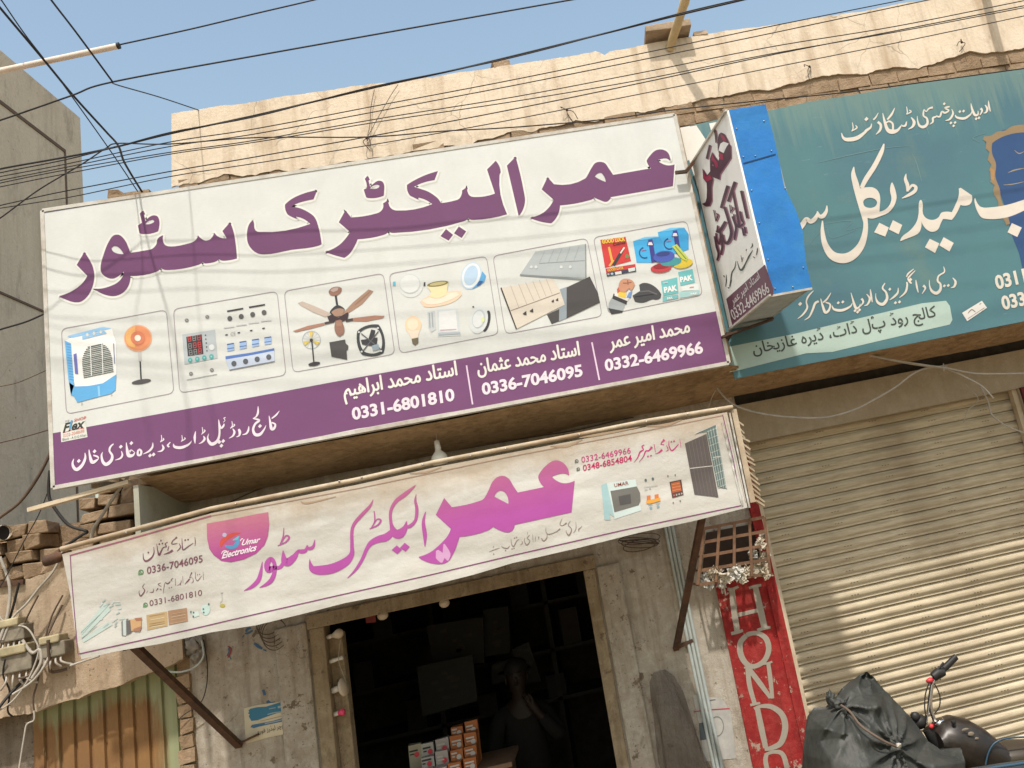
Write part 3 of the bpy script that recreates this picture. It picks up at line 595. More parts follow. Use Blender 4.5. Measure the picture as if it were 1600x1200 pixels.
k.done('fan_picture', sg)
# 4 lamps (600,390 at 7.06)
k.o(600, 390, 7.06)
k.ell(295, 385, 140, 145, (.68, .71, .69), 2); k.ell(288, 380, 116, 108, (.58, .62, .61), 3); k.ell(285, 378, 108, 100, (.72, .75, .73), 4); k.poly('100,355 128,352 126,400 98,402', (.15, .50, .66), 3); k.poly('440,362 458,360 456,402 438,404', DG, 3)
k.poly('398,570 520,500 850,455 860,500 760,580 560,632 440,630', (.84, .62, .45), 2, smooth=True); k.poly('420,560 560,510 800,470 830,500 720,560 560,605 470,600', (.86, .73, .60), 3, smooth=True)
k.poly('480,410 712,352 700,430 690,500 620,535 560,538 500,520 520,470', (.80, .70, .42), 4); k.ell(595, 378, 118, 28, (.24, .21, .07), 5, -9); k.ell(595, 378, 92, 18, (.56, .48, .24), 6, -9)
k.ell(962, 290, 110, 155, (.52, .67, .80), 2, 18); k.ell(962, 288, 98, 142, (.76, .81, .84), 3, 18); k.ell(960, 285, 72, 112, (.48, .64, .80), 4, 18); k.poly('1085,240 1125,290 1105,360 1030,410 970,438 1050,350', (.12, .38, .68), 3); k.poly('1050,345 1095,350 1060,395 1020,405', (.04, .12, .32), 4)
k.ell(322, 835, 92, 102, (.82, .62, .42), 2); k.ell(318, 825, 62, 66, (.86, .70, .54), 3); k.poly('255,890 395,890 372,980 305,985', (.80, .68, .55), 2); k.poly('305,985 380,970 380,1035 345,1060 315,1040', (.17, .14, .09), 3)
k.poly('478,690 560,675 575,880 520,915 490,860', (.56, .60, .61), 2); k.poly('585,665 810,648 845,950 595,962', (.60, .65, .67), 2); k.poly('605,685 790,668 815,905 610,910', (.74, .76, .76), 3); k.line('600,935 840,920', 3, (.44, .5, .54), 4); k.line('500,700 508,860', 1.6, (.35, .38, .4), 4); k.line('530,695 540,855', 1.6, (.35, .38, .4), 4); k.line('620,890 800,880', 1.4, (.6, .4, .45), 4)
k.ell(1130, 790, 40, 120, DG, 2, 12); k.ell(1045, 775, 100, 155, (.66, .70, .70), 3, 12); k.ell(1045, 765, 72, 105, (.52, .57, .59), 4, 12); k.ell(1040, 770, 60, 92, (.70, .73, .73), 5, 12); k.ell(1092, 775, 18, 30, (.70, .74, .38), 6)
k.ell(985, 632, 11, 8, DG, 3); k.done('lamp_picture', sg)
# 5 switch plates (765,360 at 7.06)
k.o(765, 360, 7.06)
k.poly('505,235 1058,150 1062,525 335,490', (.44, .485, .49), 2); k.line('1058,150 1062,525', 1.6, (.26, .29, .30), 3); k.line('335,492 1062,545', 2.6, (.24, .27, .28), 3); k.line('545,365 1055,332', .8, (.3, .33, .34), 3)
for x_ in (560, 660, 750, 840, 940): k.line('%d,%d %d,%d' % (x_+48, 228-(x_-560)*.15, x_-10, 358-(x_-560)*.06), .7, (.34, .37, .38), 3)
for x_, y_ in ((460, 405), (512, 405), (790, 405), (890, 405)): k.ell(x_, y_, 16, 18, (.64, .67, .66), 4)
k.poly('632,930 850,830 1100,510 1195,690 1218,795 850,970 685,1035', (.075, .07, .068), 2); k.poly('775,650 850,625 850,970 765,1005', (.30, .35, .39), 3); k.poly('850,630 1105,510 1195,690 1218,795 850,970', (.075, .07, .068), 4)
k.poly('128,632 705,535 775,660 830,820 295,1090', (.68, .62, .53), 4); k.poly('120,640 132,628 302,1085 290,1092', (.07, .06, .055), 5); k.line('232,888 775,690', 1, (.28, .22, .17), 5)
for x_, y_, x2, y2 in ((232, 610, 322, 850), (320, 592, 412, 818), (398, 577, 490, 780), (478, 564, 555, 752), (548, 550, 622, 728), (625, 540, 690, 705)): k.line('%d,%d %d,%d' % (x_, y_, x2, y2), .7, (.42, .36, .29), 5)
k.poly('300,1085 480,985 620,900 560,890 320,960', (.50, .45, .36), 4.5) if 0 else None
for x_, y_, s_ in ((390, 915, 1.25), (465, 885, 1.2), (698, 780, .9), (745, 765, .9)): k.poly(' '.join('%.0f,%.0f' % (x_+a*s_, y_+b*s_) for a, b in ((-20, 5), (12, -20), (16, 18), (-8, 16))), (.06, .055, .05), 6)
k.done('switch_picture', sg)
# 6 cables (920,340 at 7.5)
k.o(920, 340, 7.5)
k.poly('135,262 430,225 495,510 190,590', (.60, .05, .045), 2); k.text('GOOD LUCK', (158, 308), (428, 272), (-8, -46), (.80, .62, .08), 4, .04); k.text('Cables', (285, 332), (430, 306), (-5, -30), (.05, .03, .03), 4, .02)
k.line('235,345 275,520', 3.4, (.78, .42, .08), 3); k.line('400,370 290,560', 4.6, DG, 4); k.line('418,350 370,420', 2.4, (.86, .70, .6), 5); k.line('240,570 290,500', 3, (.78, .42, .08), 3); k.ell(448, 455, 22, 24, (.16, .26, .10), 4)
k.poly('195,600 545,545 555,632 212,692', (.56, .05, .05), 3); k.poly('205,650 550,590 555,632 212,692', (.05, .06, .10), 4); k.text('GOOD LUCK', (220, 634), (408, 602), (-4, -28), (.80, .55, .08), 5, .03); k.poly('305,640 380,628 386,660 312,672', (.75, .75, .74), 5); k.poly('460,600 540,585 545,622 468,640', (.66, .72, .70), 5); k.ell(272, 660, 16, 13, (.45, .6, .7), 5); k.ell(230, 665, 13, 12, (.4, .45, .5), 5)
for dx, dy in ((0, 0), (290, -105)):
    q = lambda s_: ' '.join('%.0f,%.0f' % (a+dx, b+dy) for a, b in num(s_))
    k.poly(q('518,278 690,250 735,530 560,530'), (.06, .42, .78), 2); k.poly(q('690,250 830,225 880,300 880,480 735,530'), (.05, .36, .70), 2); k.poly(q('518,278 660,228 830,220 690,255'), (.16, .55, .86), 3)
    k.poly(q('695,262 745,255 790,520 735,530'), (.05, .05, .26), 4); k.poly(q('680,330 700,262 745,262 762,330'), (.06, .06, .28), 5); k.poly(q('690,325 702,290 738,290 750,325'), (.80, .74, .74), 6)
    k.ribbon([(*k.px((655+dx+62*cos(radians(a)), 412+dy+62*sin(radians(a)))), 1.6) for a in range(60, 260, 15)], (.03, .08, .24), 5)
    k.line(q('622,385 672,378'), 1.6, (.45, .2, .4), 5)
k.ell(845, 595, 122, 52, (.56, .06, .07), 6, -6); k.ell(850, 570, 95, 32, (.30, .03, .04), 7, -6)
k.ell(1105, 540, 115, 55, (.68, .52, .05), 6, -12); k.ell(960, 520, 125, 52, (.06, .30, .32), 7, -6); k.ell(880, 460, 125, 68, (.07, .11, .44), 8, -8); k.ell(870, 430, 80, 26, (.04, .06, .22), 9, -8)
k.poly('975,340 1030,315 1160,470 1145,515 1080,480', (.52, .60, .10), 9); k.line('1010,340 1140,490', 1.2, (.14, .2, .05), 10)
k.poly('235,1000 290,905 440,985 400,1100 270,1130 225,1080', (.38, .42, .43), 2); k.poly('225,1060 400,1095 390,1115 265,1135', DG, 3, smooth=True); k.poly('290,890 450,975 440,1020 275,950', DG, 3); k.poly('310,870 480,930 455,980 300,915', (.76, .74, .70), 3); k.poly('345,865 440,880 430,945 345,925', (.78, .56, .08), 4); k.poly('330,840 360,800 365,870 335,890', (.56, .12, .08), 4); k.poly('470,880 510,860 490,940 440,940', (.18, .30, .55), 4)
k.poly('350,790 385,730 440,718 510,740 540,790 500,860 470,830 420,880 370,870', (.58, .29, .18), 5, smooth=True); k.line('400,770 450,770 500,760', 1.4, (.26, .11, .07), 6); k.line('455,735 460,790', 1.4, (.26, .11, .07), 6)
k.poly('512,915 600,860 590,790 650,765 760,800 850,900 840,945 790,965 750,960 640,998 540,985', (.07, .07, .075), 2, smooth=True); k.line('600,870 700,860 800,900', 2, (.14, .14, .15), 3); k.line('540,930 660,910 760,900', 1.2, (.025, .025, .03), 3)
TQ = (.16, .50, .52)
k.poly('845,745 1035,700 1050,885 870,920', TQ, 2); k.poly('1045,640 1215,602 1245,760 1075,800', TQ, 2); k.poly('1080,805 1285,775 1290,850 1090,860', (.72, .78, .76), 3); k.poly('865,930 1045,900 1050,945 865,985', (.20, .52, .54), 3); k.poly('1060,870 1295,850 1295,905 1065,945', (.40, .64, .64), 3)
k.text('PAK', (885, 882), (1040, 852), (-8, -62), (.82, .84, .82), 4, .05); k.text('PAK', (1072, 758), (1220, 728), (-8, -56), (.82, .84, .82), 4, .05); k.text('PAK', (920, 962), (985, 950), (-3, -24), (.85, .86, .84), 5, .04); k.text('PAK', (1195, 912), (1275, 900), (-3, -26), (.85, .86, .84), 5, .04); k.line('870,770 925,758', 1.8, (.5, .62, .68), 4); k.line('1180,822 1230,815', 2, (.62, .3, .28), 4)
k.done('cable_picture', sg)
# ================================================================ teal signboard of the shop at the right
TY = -.62
ts = thing('signboard', 'faded teal signboard with cream Urdu lettering above the roller shutter', 'signboard', (2.8, TY, 3.9))
def tealmat():
    m, n, l, bs = _new('teal_vinyl'); v = _vec(n, l)
    o = _mix(n, l, _ramp(n, l, _noise(n, l, v, 1.3, 6, .6), [(.35, 0.), (.65, 1.)]), (.078, .185, .20), (.066, .15, .185))
    s = n.new('ShaderNodeSeparateXYZ'); l.new(v, s.inputs[0]); a = n.new('ShaderNodeMapRange'); a.inputs[1].default_value = 4.25; a.inputs[2].default_value = 4.75; l.new(s.outputs[2], a.inputs[0])
    ad = n.new('ShaderNodeMath'); ad.operation = 'MULTIPLY_ADD'; ad.inputs[1].default_value = .5; l.new(a.outputs[0], ad.inputs[0]); l.new(_noise(n, l, _vec(n, l, (22, 1, 1.5)), 1, 6, .6), ad.inputs[2])
    o = _mix(n, l, _ramp(n, l, ad.outputs[0], [(.7, 0.), (1.3, .5)]), o, (.17, .245, .20))
    f = _noise(n, l, _vec(n, l, (5, 1, 26)), 1.1, 9, .72)
    o = _mix(n, l, _ramp(n, l, f, [(.655, 0.), (.675, .3)]), o, (.20, .29, .29))
    o = _mix(n, l, _ramp(n, l, _noise(n, l, v, 2.1, 8, .7), [(.58, 0.), (.74, .45)]), o, (.15, .20, .15))
    l.new(o, bs.inputs['Base Color']); bs.inputs['Roughness'].default_value = .5; bs.inputs['Specular IOR Level'].default_value = .3; _bump(n, l, bs, _noise(n, l, v, 2), .15, .03); return m
TM = tealmat()
c4 = [A(1060, 200, TY), A(1140, 183, TY), A(1200, 173, TY), A(1270, 158, TY), A(1340, 147, TY), A(1432, 130, TY), A(1600, 108, TY), A(1800, 78, TY), A(1830, 458, TY), A(1600, 502, TY), A(1200, 581, TY), A(1148, 592, TY)]
w = MB().mat(TM); w.prism(c4, (0, .012, 0)); obj('panel', w, ts)
w = MB().mat(M['wood_frame'])
for x in (1.3, 2.4, 3.5, 4.3): w.box(x, x+.05, TY+.06, TY+.10, 3.02, 4.72)
w.box(1.08, 4.6, TY+.014, TY+.06, 3.005, 3.05); w.box(1.08, 4.6, TY+.014, TY+.06, 4.66, 4.71)
for x in (1.35, 2.6, 3.9): w.bar((x, TY+.06, 4.5), (x, -.46, 4.5), .04, .04); w.bar((x, TY+.05, 3.04), (x, -.3, 3.04), .03, .03)
obj('support', w, ts)
k = Ink((0, TY, 0), (0, -1, 0), 'teal')
CR = (.72, .66, .575); BLU = (.035, .085, .21); PAL = (.44, .57, .51); DK = (.06, .075, .065)
k.poly('1062,201 1088,196 1125,252 1118,330 1092,300', (.80, .76, .68), 1); k.poly('1108,193 1165,182 1160,260 1130,270', (.80, .76, .68), 1); k.poly('1062,215 1088,197 1110,250 1082,300', (.14, .25, .23), 1.5) if 0 else None
k.poly('1061,200 1078,197 1087,246 1072,252', (.80, .76, .68), 1)
k.poly('1600,195 1580,198 1570,204 1558,206 1548,212 1538,213 1535,218 1541,222 1540,232 1546,238 1543,250 1549,258 1545,266 1549,274 1547,284 1554,290 1552,301 1560,318 1556,330 1566,340 1572,352 1578,350 1572,330 1564,312 1562,296 1555,276 1556,256 1550,240 1550,224 1562,216 1578,210 1600,207', (.30, .215, .12), 2.5, smooth=True); k.st('1575,270,.6 1585,266,2 1600,263,.8;1568,289,.6 1582,288,1.4 1600,284,.6;1585,235,.5 1592,240,1.5 1600,237,.6', (.34, .28, .18), 2.6); k.poly('1547,262 1554,266 1553,284 1548,280', (.42, .24, .10), 2.7)
k.st('1430,168,0.8 1440,182,1.4 1452,210,.8;1425,240,.8 1432,255,1.3 1440,283,.8;1280,254,.6 1330,242,1.4 1380,232,1.2 1420,228,.6;1540,208,.8 1520,215,1.2 1530,222,1;1285,350,.7 1330,345,.9 1320,360,.7 1360,350,.8;1265,380,.7 1290,355,.9 1300,372,.7 1340,358,.7', (.17, .29, .295), 2, k=.7)
k.poly('1537,217 1568,203 1600,199 1700,182 1720,420 1620,444 1600,430 1592,395 1580,365 1571,325 1558,290 1550,262 1548,240', BLU, 2)
k.poly('1140,582 1133,543 1240,522 1440,474 1478,470 1484,478 1488,500 1484,507 1300,550 1260,552 1160,577', PAL, 1.2)
k.o(1230, 220, 6.667)
k.poly('750,500 820,486 900,490 948,530 968,600 962,690 960,740 1030,710 1070,660 1085,600 1070,520 1083,440 1095,435 1127,520 1138,595 1112,680 1055,748 960,790 885,812 825,802 790,790 765,700 740,580', CR, 3, [' '.join('%.0f,%.0f' % (862+73*cos(a*.314), 648+53*sin(a*.314)) for a in range(20))], True)
k.st('693,272,8 688,350,46 712,450,64 745,580,64 775,700,54 800,790,50 815,860,40;412,676,10 406,735,32 372,785,46 335,785,36 312,735,12;318,745,16 292,808,44 244,842,46 200,818,44 165,865,54 112,935,60', CR, 3.4)
k.st('1237,345,6 1230,400,32 1252,465,38 1252,530,22;1195,600,8 1262,568,30 1325,528,36 1338,485,34 1300,466,28 1262,512,20', CR, 3.4)
k.poly('958,855 1058,905 1020,1000 905,955', CR, 3); k.poly('1100,828 1197,878 1160,975 1058,925', CR, 3)
k.o(0, 0, 1)
k.st('1285,345,2 1285,362,6 1289,382,9 1300,399,13 1317,404,15 1333,398,14 1346,382,11 1352,360,8 1352,340,6.5;1381,225,2 1377,238,6.5 1366,260,7.5 1353,280,7.5 1346,294,6', CR, 3.4)
k.o(1400, 220, 6.667)
k.poly('258,616 274,640 280,760 312,806 380,825 440,800 470,752 510,740 580,745 607,690 650,580 652,500 672,490 790,570 785,640 760,668 670,670 622,770 580,825 490,815 470,850 430,930 370,950 312,920 275,870 262,840 250,940 222,972 110,1020 42,1047 58,1005 150,930 215,840 235,750 243,630', CR, 3, smooth=True)
for d in ('350,1022 450,1070 405,1170 300,1110', '495,1005 600,1065 555,1155 450,1090', '1205,858 1308,905 1262,1003 1160,955'): k.poly(d, CR, 3)
k.poly('825,598 852,660 884,690 1000,693 1150,670 1333,615 1500,565 1520,640 1333,728 1200,785 1080,812 950,815 890,800 848,740 820,660 815,605', CR, 3, smooth=True)
k.done('title_lettering', ts)
k.o(1300, 140, 6.154)
k.st('1503,108,5 1508,160,18 1522,212,8;1470,150,8 1492,185,22 1480,220,16 1455,228,5;1428,182,24 1442,205,18 1422,246,8;1335,135,6 1346,190,20 1372,245,24 1402,240,16 1402,205,6;1183,245,6 1202,270,20 1272,278,24 1330,240,14 1342,212,5;1150,190,6 1162,232,18 1132,285,18 1088,300,5;1130,165,14 1085,178,16 1122,202,14 1085,225,18 1055,215,18 1035,262,16 1000,255,14;1000,262,14 970,275,20 968,312,16 938,336,5;968,172,20 930,185,14 905,212,10 885,195,10 878,222,16 880,255,16 912,280,18 915,330,24 880,360,28 840,348,22 822,300,12 818,255,5;760,268,8 788,312,28 775,355,22 732,384,6;715,165,6 724,215,11 716,240,8;716,240,8 758,215,14 742,198,8;716,308,8 706,345,20 682,352,14 664,340,8;664,350,12 625,395,28 572,406,44 532,385,34 506,310,24 486,228,6;602,178,6 572,240,20 530,290,16;512,330,12 545,306,16 582,330,18 585,388,18;438,312,24 468,342,24 460,392,22 422,433,6;396,292,16 420,268,14 444,225,6;380,328,6 370,365,18 330,395,26 310,420,22;330,400,20 242,466,38 150,482,36 108,465,24 90,418,6;195,318,6 202,370,11 190,400,8;186,402,8 238,370,14 225,345,8', CR, 3)
k.dots('1385,282 1412,274 1228,213 1264,208 1142,322 1182,318 1168,350 1078,138', CR, 15, 3); k.dots('330,285', CR, 22, 3)
k.done('offer_lettering', ts)
k.o(1230, 390, 5.714)
k.st('1476,252,6 1502,288,20 1490,330,18 1460,342,5;1395,152,5 1402,200,13 1352,235,14 1342,280,16 1367,310,18 1365,360,24 1330,390,28 1290,370,22 1270,322,10 1268,272,4;1213,322,24 1232,346,16 1203,395,5;1147,272,6 1156,330,17 1169,384,7;1128,174,6 1080,215,14 1064,245,8;1142,188,6 1098,232,13 1078,262,14 1100,295,18 1112,300,8;1066,290,12 1070,320,16 1055,380,18 1000,432,5;990,342,5 986,385,16 955,420,18 913,452,5;872,300,8 850,345,15 882,385,18 890,440,24 855,488,28 810,475,22 790,430,10 790,390,4;741,355,6 748,410,18 759,470,7;708,398,6 737,440,20 716,490,14 688,502,5;662,438,20 678,470,16 648,512,5;568,385,5 586,450,15 612,522,24 642,512,12 652,485,5;398,500,5 420,535,20 490,542,24 560,510,15 582,476,4;298,438,6 318,510,20 340,562,24 372,540,18 382,490,14 342,472,12;390,386,5 356,440,15 320,474,12;280,462,18 248,482,20 226,540,18 196,600,13 153,631,4;234,368,5 190,415,15 170,465,12 178,520,16 140,580,15 92,618,4', CR, 3)
k.dots('1402,325 1437,321 965,476 1002,468 915,355 605,546 645,539 628,558 455,476 496,468', CR, 15, 3); k.dots('1098,270 115,486', CR, 19, 3)
k.o(0, 0, 1)
k.done('trade_lettering', ts); k.text('0311', (1557, 452), (1604, 440), (-4.5, -20), CR, 3, .035); k.done('phone_number', ts); k.text('0333', (1567, 484), (1616, 473), (-4.5, -20), CR, 3, .035)
k.done('phone_number', ts); k.text('کالج روڈ پُل ڈاٹ، ڈیرہ غازیخان', (1177, 553), (1464, 494), (-3.6, -16.5), DK, 3, .012, True)
k.done('address_lettering', ts)
k.poly('1503,489 1534,470 1542,481 1511,502', (.74, .72, .68), 3); k.st('1512,490,1 1518,484,1.6 1524,488,1;1512,498,.7 1538,481,.7;1530,476,1.2 1533,474,1', (.25, .2, .18), 4)
k.done('sticker', ts, 'small white sticker at the sign\'s lower right')

# ================================================================ projecting box sign
ps = thing('projecting_sign', 'narrow box sign with a blue street side jutting out between the two signboards', 'sign', (1.25, -1.1, 3.86))
BK, FR = V((1.082, -.66, 0)), V((1.212, -1.42, 0)); ZB, ZT = 3.298, 4.435
dr = V((.235, 0, 0)); up = lambda p, z: V((p.x, p.y, z))
plain('box_white', (.80, .79, .75), .4, .05, 6, 0, dirt=(.66, .65, .60)); plain('box_blue', (.018, .155, .44), .4, .16, 4, .9, dirt=(.03, .19, .42), dsc=6); plain('box_grey', (.30, .34, .34), .6, .2, 8, dirt=(.2, .22, .2)); plain('box_dark', (.05, .06, .06), .7, .3)
n_ = (FR-BK).cross(V((0, 0, 1))).normalized(); n_ = n_ if n_.x < 0 else -n_
w = MB().mat(M['box_white']); w.prism([up(BK, ZB), up(FR, ZB), up(FR, ZT), up(BK, ZT)], -n_*.012); obj('printed_face', w, ps)
fz = random.Random(2); o_ = V((0, -.004, 0))
w = MB().mat(M['box_blue'])
L1 = [(ZB, 0), (3.45, .004), (3.63, .030), (3.75, .022), (3.92, -.012), (4.05, -.004), (4.22, 0), (ZT, 0)]
P1 = [V((FR.x+.012, FR.y, ZB))]+[V((FR.x+.235+d, FR.y, z)) for z, d in L1]+[V((FR.x+.012, FR.y, ZT))]
w.prism(P1, (0, .014, 0)); bl = obj('blue_side', w, ps)
w = MB().mat(plain('seam_dark', (.01, .05, .14), .8)); w.bar(V((FR.x+.02, FR.y-.001, 4.09)), V((FR.x+.22, FR.y-.001, 4.115)), .004, .007); obj('seam', w, bl)
w = MB().mat(M['steel'])
for x, z in ((.03, 4.31), (.03, 4.13), (.1, 4.125), (.2, 4.14), (.03, 3.92), (.03, 3.72), (.03, 3.5), (.2, 4.33), (.225, 3.9), (.215, 3.42), (.13, 3.32), (.03, 3.33)): w.blob((FR.x+x, FR.y-.002, z), .005, 0, 1)
obj('rivet', w, bl); bpy.data.objects['rivet']['kind'] = 'stuff'
w = MB().mat(M['box_grey'])
w.prism([up(BK, ZB+.002)+V((.01, 0, 0)), up(FR, ZB+.002)+V((.01, .01, 0)), up(FR, ZB+.002)+dr+V((0, .01, 0)), up(BK, ZB+.002)+dr], (0, 0, .012)); w.prism([up(BK, ZT-.002)+V((.01, 0, 0)), up(FR, ZT-.002)+V((.01, .01, 0)), up(FR, ZT-.002)+dr+V((0, .01, 0)), up(BK, ZT-.002)+dr], (0, 0, -.012)); w.prism([up(BK, ZB)+dr, up(FR, ZB)+dr+V((0, .016, 0)), up(FR, ZT)+dr+V((0, .016, 0)), up(BK, ZT)+dr], (-.012, 0, 0)); obj('back_casing', w, ps)
w = MB().mat(M['sign_frame'])
for a, b in ((up(BK, ZB), up(FR, ZB)), (up(FR, ZB), up(FR, ZT)), (up(FR, ZT), up(BK, ZT)), (up(BK, ZT), up(BK, ZB))): w.bar(a+n_*.004, b+n_*.004, .018, .012)
w.bar(V((FR.x, FR.y, ZB-.006)), V((FR.x+.235, FR.y, ZB-.006)), .012, .012); obj('edge_trim', w, ps)
w = MB().mat(M['rust_iron'])
w.bar((1.05, -.78, ZB-.05), (1.05, -.5, ZB-.05), .03, .03); w.bar((1.0, -.785, 3.235), (1.34, -.785, 3.29), .012, .05, (0, 1, 0)); obj('bracket', w, ps); w = MB().mat(M['rust_iron'])
w.bar(A(1055, 270, -.80), A(1074, 268, -.80), .02, .02); w.bar(A(1072, 268, -.80), A(1083, 254, -.75), .02, .02); obj('bracket', w, ps)
k = Ink(up(BK, ZB), n_, 'boxsign'); MR = (.085, .030, .052); RED = (.36, .02, .075); SH_ = (.36, .17, .22); BAND = (.16, .065, .10)
k.o(1100, 390, 10)
k.poly('350,770 955,230 1090,620 1085,700 480,1190 440,1175', BAND, 1)
k.text('استاد امیر عمر', (458, 862), (882, 445), (-40, -108), (.62, .57, .57), 3, 0, True, fat=3); k.done('printed_band', ps); k.text('0332-6469966', (470, 1105), (1035, 655), (-60, -152), (.66, .62, .60), 3, 0, fat=2.5)
k.done('phone_number', ps)
k.o(1070, 180, 10)
for c, dx, dy, ly in ((SH_, 18, 12, 1), (MR, 0, 0, 2)):
    q = lambda s_: ' '.join('%.0f,%.0f' % (a+dx, b+dy) for a, b in num(s_))
    k.poly(q('280,830 290,985 345,1060 350,1180 345,1290 325,1360 270,1385 320,1420 390,1415 425,1330 420,1120 445,1000 430,960 545,1005 555,920 725,665 720,480 690,440 620,410 560,440 530,560 545,650 530,720 470,640 430,575 395,680 400,880 350,940'), c, ly, [q('425,790 440,755 462,795')] if ly == 2 else (), False)
    k.poly(q('520,560 515,400 535,300 570,270 620,290 680,400 690,440 620,410 575,450 530,545'), c, ly+.2)
    k.st(';'.join(' '.join('%.0f,%.0f,%.0f' % (a+dx, b+dy, c_) for a, b, c_ in num(s_)) for s_ in ('395,465,34 345,680,34', '470,225,30 490,340,34 488,430,14')), c, ly)
k.poly('612,412 692,442 655,500 612,592 532,548 562,445', (.90, .89, .85), 3.2); k.poly('285,845 330,960 400,930 430,1000 350,1040 295,970', RED, 3); k.poly('430,600 470,680 520,740 525,800 490,830 465,740 425,700', RED, 3); k.poly('540,580 600,610 610,700 560,690 535,640', RED, 3); k.poly('570,285 620,330 655,400 610,400 570,340', RED, 3)
k.done('name_lettering', ps); k.o(1090, 290, 10)
S = '475,0,60 420,180,58 370,350,50;590,-60,60 545,60,60 480,250,50;685,80,50 780,510,44;545,60,40 600,330,44 650,600,50 640,660,30;665,400,34 690,520,44 715,590,30 650,640,44 600,600,44 575,520,40 570,440,20;545,480,36 600,640,40 590,760,44 575,850,24;505,300,18 520,430,18;520,400,18 555,360,24 545,330,16;420,330,50 480,520,50 530,720,60 500,850,56 450,900,50 410,850,40 395,760,26;440,560,56 370,680,64 320,720,50 315,620,24;290,720,30 350,700,40 360,820,44 340,910,36 300,830,36 290,740,30;380,760,40 390,950,46 365,1080,30;265,790,26 300,950,46 330,1060,44 305,1170,26;255,380,18 290,560,18;290,550,18 320,470,26 300,430,16;700,660,34 730,780,44;735,640,34 755,740,34'
for c, dx, ly in ((SH_, 22, 1), (MR, 0, 2)): k.st(';'.join(' '.join('%.0f,%.0f,%.0f' % (a+dx, b+dx*.4, c_*.82) for a, b, c_ in num(s_)) for s_ in S.split(';')), c, ly)
k.done('title_lettering', ps); k.o(1100, 390, 10)
k.st('820,90,8 835,20,24 840,-30,10;800,130,16 770,110,16;765,10,10 710,100,30 660,200,26 600,310,40 560,300,24 520,180,8;580,90,8 600,190,14;592,190,8 615,120,14;660,20,16 668,-10,16;730,-20,12 760,-60,24 755,-100,10;500,180,8 485,280,20 440,360,24 420,480,20 400,570,8;430,470,24 405,590,14;350,390,8 352,480,20 340,580,10;310,400,20 322,430,20;375,590,20 400,605,18;920,-60,10 945,10,8', DK, 2, k=.8)
k.done('goods_lettering', ps)

# ================================================================ cloth banner awning over the door
ba = thing('banner_awning', 'dusty white cloth banner with magenta lettering stretched on a frame over the shop door', 'awning', (-.87, -1.2, 2.45))
BY = -1.2
def clothmat():
    m, n, l, bs = _new('cloth'); v = _vec(n, l)
    o = _mix(n, l, _ramp(n, l, _noise(n, l, _vec(n, l, (1.2, 1, 2.4)), 2.2, 6, .6), [(.35, 0.), (.7, 1.)]), (.50, .49, .45), (.415, .40, .36))
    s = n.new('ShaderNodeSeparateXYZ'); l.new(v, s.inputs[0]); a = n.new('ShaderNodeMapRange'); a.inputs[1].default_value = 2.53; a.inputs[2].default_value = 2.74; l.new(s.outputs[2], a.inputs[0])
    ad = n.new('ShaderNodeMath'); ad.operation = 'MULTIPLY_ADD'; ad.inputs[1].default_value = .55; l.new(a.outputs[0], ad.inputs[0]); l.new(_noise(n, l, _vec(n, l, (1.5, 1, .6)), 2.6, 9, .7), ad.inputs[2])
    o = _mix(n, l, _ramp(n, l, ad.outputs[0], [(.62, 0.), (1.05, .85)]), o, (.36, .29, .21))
    o = _mix(n, l, _ramp(n, l, _noise(n, l, _vec(n, l, (1, 1, 1)), 1.8, 7, .65), [(.55, 0.), (.75, .4)]), o, (.45, .40, .32))
    l.new(o, bs.inputs['Base Color']); bs.inputs['Roughness'].default_value = .42; bs.inputs['Specular IOR Level'].default_value = .5
    a = _noise(n, l, _vec(n, l, (.9, 1, 4)), 1.1, 2, .4); b = _noise(n, l, _vec(n, l, (4, 1, 5)), 1.6, 5, .55)
    ad = n.new('ShaderNodeMath'); ad.operation = 'MULTIPLY_ADD'; ad.inputs[1].default_value = .22; l.new(b, ad.inputs[0]); l.new(a, ad.inputs[2]); _bump(n, l, bs, ad.outputs[0], .65, .06)
clothmat()
e_top = num('97,866 200,838 330,802 450,779 560,757 680,730 800,707 900,688 1010,667 1136,644'); e_bot = num('1168,793 1080,815 1000,832 900,857 800,880 740,898 640,923 540,942 470,960 400,977 330,988 250,1006 180,1018 127,1030 118,990 110,930')
P_ = [A(x, y, BY) for x, y in e_top]+[A(x, y, BY) for x, y in e_bot]
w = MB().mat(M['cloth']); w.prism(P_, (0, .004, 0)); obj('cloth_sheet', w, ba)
w = MB().mat(M['cloth'])
for a, b in (((1140, 645), (1171, 793)), ((1128, 660), (1160, 790))): w.tube(spline([A(a[0]+(b[0]-a[0])*t, a[1]+(b[1]-a[1])*t, BY-.004+.006*sin(t*40)) for t in [i/14 for i in range(15)]], 2), .006, 6)
obj('rolled_hem', w, ba)
w = MB().mat(plain('awning_wood', (.40, .33, .235), .8, .2, 18, .3, dirt=(.28, .19, .11)))
tp = num('95,858 200,830 330,795 450,771 560,749 680,722 800,699 900,680 1010,658 1145,636')
w.tube([A(x, y, BY+.012) for x, y in tp], .0125, 8); obj('top_rail', w, ba)
w = MB().mat(M['awning_wood']); rs = random.Random(9)
for i in range(15):
    t = i/14; p = A(1147+(1180-1147)*t, 655+(782-655)*t, BY+.03); w.bar(p, p+V((.045+rs.uniform(-.01, .015), .03, -.035-rs.uniform(0, .02))), .014, .010)
w.bar(A(1146, 640, BY+.03), A(1176, 785, BY+.03), .03, .03); obj('frayed_cane_edge', w, ba)
w = MB().mat(M['rust_iron']); w.bar((-2.25, -.005, 1.49), (-2.33, -1.17, 2.20), .040, .028); w.bar((-2.345, -1.16, 2.16), (-2.42, -1.16, 2.70), .03, .03); obj('brace', w, ba)
